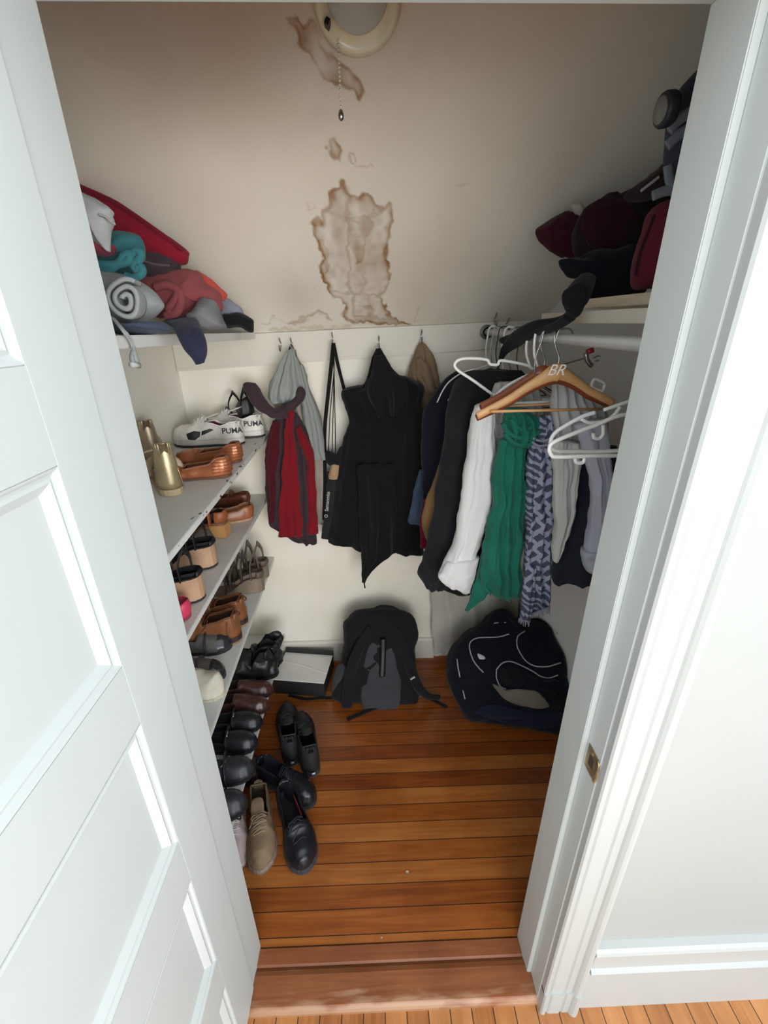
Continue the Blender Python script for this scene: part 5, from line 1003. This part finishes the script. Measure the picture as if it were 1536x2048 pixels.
k3 = tube('handle', [tuple(bpt(u, v, y)-Vector((0, .098, -.01))) for u, v, y in ((765, 1254, 1.69), (765, 1280, 1.67), (764, 1310, 1.64), (763, 1326, 1.625))], .014, mat('black_plastic', (12, 12, 13), .5, .05, 5, 0), flat=.4, up=(0, 1, .4))
def strp(nm, pts, r, fo=.45): return fl(tube(nm, [tuple(bpt(u, v, y)-Vector((0, d, 0))) for u, v, y, d in pts], r, BP, flat=fo, up=(0, 1, .4), seg=12))
k4 = strp('shoulder_strap', ((742, 1240, 1.70, .06), (722, 1265, 1.68, .085), (706, 1305, 1.64, .09), (698, 1345, 1.61, .085), (695, 1390, 1.565, .07)), .026)
k5 = strp('shoulder_strap', ((790, 1240, 1.70, .06), (806, 1270, 1.68, .085), (820, 1315, 1.64, .09), (836, 1352, 1.60, .08), (856, 1380, 1.57, .04), (876, 1392, 1.55, .01)), .024)
k6 = fl(tube('loose_strap', [tuple(at(u, v, 'z', z)) for u, v, z in ((790, 1404, .02), (760, 1412, .008), (725, 1426, .006), (694, 1439, .006))], .010, BP, flat=.3, up=(0, 0, 1)))
k7 = fl(tube('loose_strap', [tuple(at(u, v, 'z', z)) for u, v, z in ((840, 1384, .03), (862, 1398, .008), (894, 1414, .006))], .008, BP, flat=.3, up=(0, 0, 1)))
k8 = fl(tube('loose_strap', [tuple(at(u, v, 'z', z)) for u, v, z in ((680, 1396, .01), (640, 1396, .006), (612, 1398, .006), (578, 1390, .006))], .009, BP, flat=.3, up=(0, 0, 1)))
k9 = fl(puff('side_pocket', [bpt(u, v, y) for u, v, y in ((676, 1330, 1.60), (692, 1335, 1.58), (690, 1390, 1.545), (668, 1394, 1.545), (664, 1370, 1.565))], bkn, .02, GP, amp=.003))
k10 = tube('top_loop', [tuple(bpt(u, v, 1.70)) for u, v in ((745, 1222), (760, 1213), (785, 1215), (800, 1224))], .007, BP)
k11 = box('silver_buckle', (-.01, .012, -.004, .002, -.003, .003), mat('light_mark', (190, 192, 196), .5)); k11.data.transform(Matrix.Translation(bpt(825, 1356, 1.495)) @ Matrix.Rotation(-.6, 4, 'Y'))
single('backpack', 'black backpack with grey back panel leaning on the back wall', 'backpack', [k1, k2, k3, k4, k5, k6, k7, k8, k9, k10, k11])
# white and black storage box
def sbox():
    b0 = [at(u, v, 'z', .002) for u, v in ((551, 1386), (650, 1394))]; d = (b0[1]-b0[0]); n = Vector((-d.y, d.x, 0)).normalized(); dep = .20; h = .085
    P = [b0[0], b0[1], b0[1]+n*dep, b0[0]+n*dep]; Q = [Vector((p.x, p.y, h)) for p in P]
    body = hexa('body', P, Q, mat('black_card', (38, 37, 37), .6), bevel=.001)
    c = sum(Q, Vector())/4; T = [c+(q-c)*1.01 for q in Q]; lid = hexa('white_lid', [(p.x, p.y, h+.0003) for p in T[:2]]+[(p.x-n.x*.014, p.y-n.y*.014, h+.0003) for p in T[2:]], [(p.x, p.y, h+.006) for p in T[:2]]+[(p.x-n.x*.014, p.y-n.y*.014, h+.006) for p in T[2:]], mat('white_card', (226, 224, 218), .5, .05, 4, .3, 30), bevel=.001)
    rim = hexa('dark_rim', [tuple(T[3]-n*.013), tuple(T[2]-n*.013), tuple(T[2]+n*.004), tuple(T[3]+n*.004)], [tuple(p+Vector((0, 0, .022))) for p in (T[3]-n*.013, T[2]-n*.013, T[2]+n*.004, T[3]+n*.004)], MATS['black_card'], bevel=.001)
    crease = tube('paper_crease', [tuple(T[0].lerp(T[3], .62)+Vector((0, 0, .006))), tuple(T[0].lerp(T[2], .5)+Vector((0, 0, .0065))), tuple(T[1].lerp(T[2], .30)+Vector((0, 0, .006)))], .003, MATS['white_card'], flat=.5)
    single('storage_box', 'flat black and white cardboard box on the floor against the back wall', 'box', [body, lid, rim, crease])
sbox()
# pale cloth hanging low on the back wall
lc = drape('body', PX(1.775, (862, 1060, 1075, 1060, .02, .6), (862, 1120, 1090, 1120, .025, .8), (861, 1180, 1105, 1180, .03), (864, 1250, 1130, 1240, .03), (866, 1300, 1140, 1290, .028), (868, 1309, 1140, 1300, .02)), mat('thin_offwhite_cotton', (188, 184, 172), .85, .06, 6, .3, 120), folds=5, amp=.012, seed=33, seg=110, rows=10, fine=.004)
for v in lc.data.vertices: v.co.x = min(v.co.x, xR(v.co.y)-.004)
single('cotton_sheet', 'thin off-white cotton sheet hanging on the back wall behind the duffel', 'sheet', [fl(lc, .004)])
# duffel bag
DF = C_('navy_black_nylon', (17, 20, 29), .15, .3, 120)
dn_ = Vector((0, -.80, .60)).normalized()
dq = [bpt(*q) for q in ((890, 1340, 1.50), (897, 1298, 1.56), (925, 1266, 1.61), (955, 1248, 1.63), (985, 1222, 1.66), (1005, 1216, 1.67), (1030, 1232, 1.65), (1060, 1240, 1.64), (1105, 1236, 1.63), (1150, 1262, 1.58), (1182, 1310, 1.50), (1184, 1380, 1.44), (1165, 1440, 1.38), (1110, 1462, 1.37), (1050, 1458, 1.38), (990, 1444, 1.395), (935, 1438, 1.40), (918, 1412, 1.42), (898, 1378, 1.46))]
m1 = puff('body', dq, dn_, .135, DF, back=.5, amp=.016, nsc=9, sharp=.42, rings=20, dens=7)
for v in m1.data.vertices: v.co.x = min(v.co.x, xR(v.co.y)-.004)
fl(m1)
bv = BVHTree.FromPolygons([v.co.copy() for v in m1.data.vertices], [tuple(p_.vertices) for p_ in m1.data.polygons])
def snap(u, v, off=.002):
    d = (FW+(u-768)/FPX*RT+(1024-v)/FPX*UP).normalized(); h = bv.ray_cast(CAM, d); return h[0]-d*off if h[0] is not None else bpt(u, v, 1.5)
PIP = C_('pale_piping', (170, 172, 172))
pl = []
for pts in ([(1018, 1268), (995, 1274), (955, 1276), (940, 1286), (941, 1305), (950, 1326), (967, 1345)], [(914, 1318), (918, 1345), (930, 1398)], [(975, 1250), (990, 1246), (1012, 1245)], [(1050, 1262), (1036, 1272), (1034, 1290), (1040, 1305), (1052, 1322), (1070, 1332), (1095, 1333), (1120, 1326), (1150, 1318)],
            [(993, 1339), (1005, 1326), (1022, 1323), (1045, 1332), (1068, 1344), (1080, 1352), (1098, 1356), (1116, 1350)], [(993, 1339), (993, 1355), (1000, 1372), (1012, 1378)], [(1112, 1266), (1130, 1272), (1140, 1282)]):
    pl.append(tube('piping', [tuple(snap(u, v)) for u, v in pts], .0028, PIP, seg=6))
gp = puff('open_lining', [snap(u, v, .004) for u, v in ((985, 1368), (1005, 1378), (1040, 1378), (1070, 1382), (1090, 1398), (1098, 1414), (1070, 1416), (1040, 1412), (1015, 1402), (998, 1388))], dn_, .012, C_('beige_grey_lining', (118, 112, 100)), amp=.004)
fp = puff('flap', [snap(u, v, .004) for u, v in ((1000, 1335), (1040, 1336), (1075, 1356), (1120, 1362), (1150, 1385), (1120, 1392), (1060, 1374), (1015, 1372), (998, 1356))], dn_, .022, C_('black_flap_nylon', (24, 25, 30)), amp=.008, ridge=.01, rdir=(1, 0, .3), rfreq=60)
lw = puff('lower_panel', [snap(u, v, .003) for u, v in ((950, 1425), (985, 1408), (1060, 1424), (1140, 1424), (1140, 1440), (1100, 1456), (1050, 1452), (990, 1440))], Vector((0, -1, .2)), .006, C_('navy_side_nylon', (24, 30, 48)), amp=.003)
em = puff('triangular_emblem', [snap(u, v, .003) for u, v in ((955, 1307), (968, 1312), (970, 1318), (959, 1318))], dn_, .002, MATS['light_mark'], amp=0, rings=4)
hd = tube('carry_handle', [tuple(snap(975, 1262)), tuple(snap(985, 1240)+Vector((0, -.01, .02))), tuple(snap(1005, 1232)+Vector((0, -.01, .03))), tuple(snap(1030, 1245)+Vector((0, -.01, .01))), tuple(snap(1040, 1262))], .014, DF, flat=.5)
single('duffel_bag', 'large navy-black duffel bag with pale piping slumped on the floor', 'duffel bag', [m1, gp, fp, lw, em, hd]+pl)
for k, (u, v, lb) in enumerate(((815, 1744, 'tiny white paper scrap on the middle of the closet floor'), (764, 1876, 'tiny white paper fleck lying near the threshold'))):
    p = at(u, v, 'z', .001); bm = bmesh.new(); vs = [bm.verts.new((p.x+.005*math.cos(a)*(1.3 if i % 2 else .8)*(1-.5*k), p.y+.004*math.sin(a)*(1-.5*k), .0014+.0008*(i % 3))) for i, a in enumerate([j*PI/3 for j in range(6)])]
    f = bm.faces.new(vs); bmesh.ops.solidify(bm, geom=[f], thickness=.0006); tag(frombm('paper_scrap', bm, mat('white_card', (196, 194, 188))), lb, 'paper scrap')
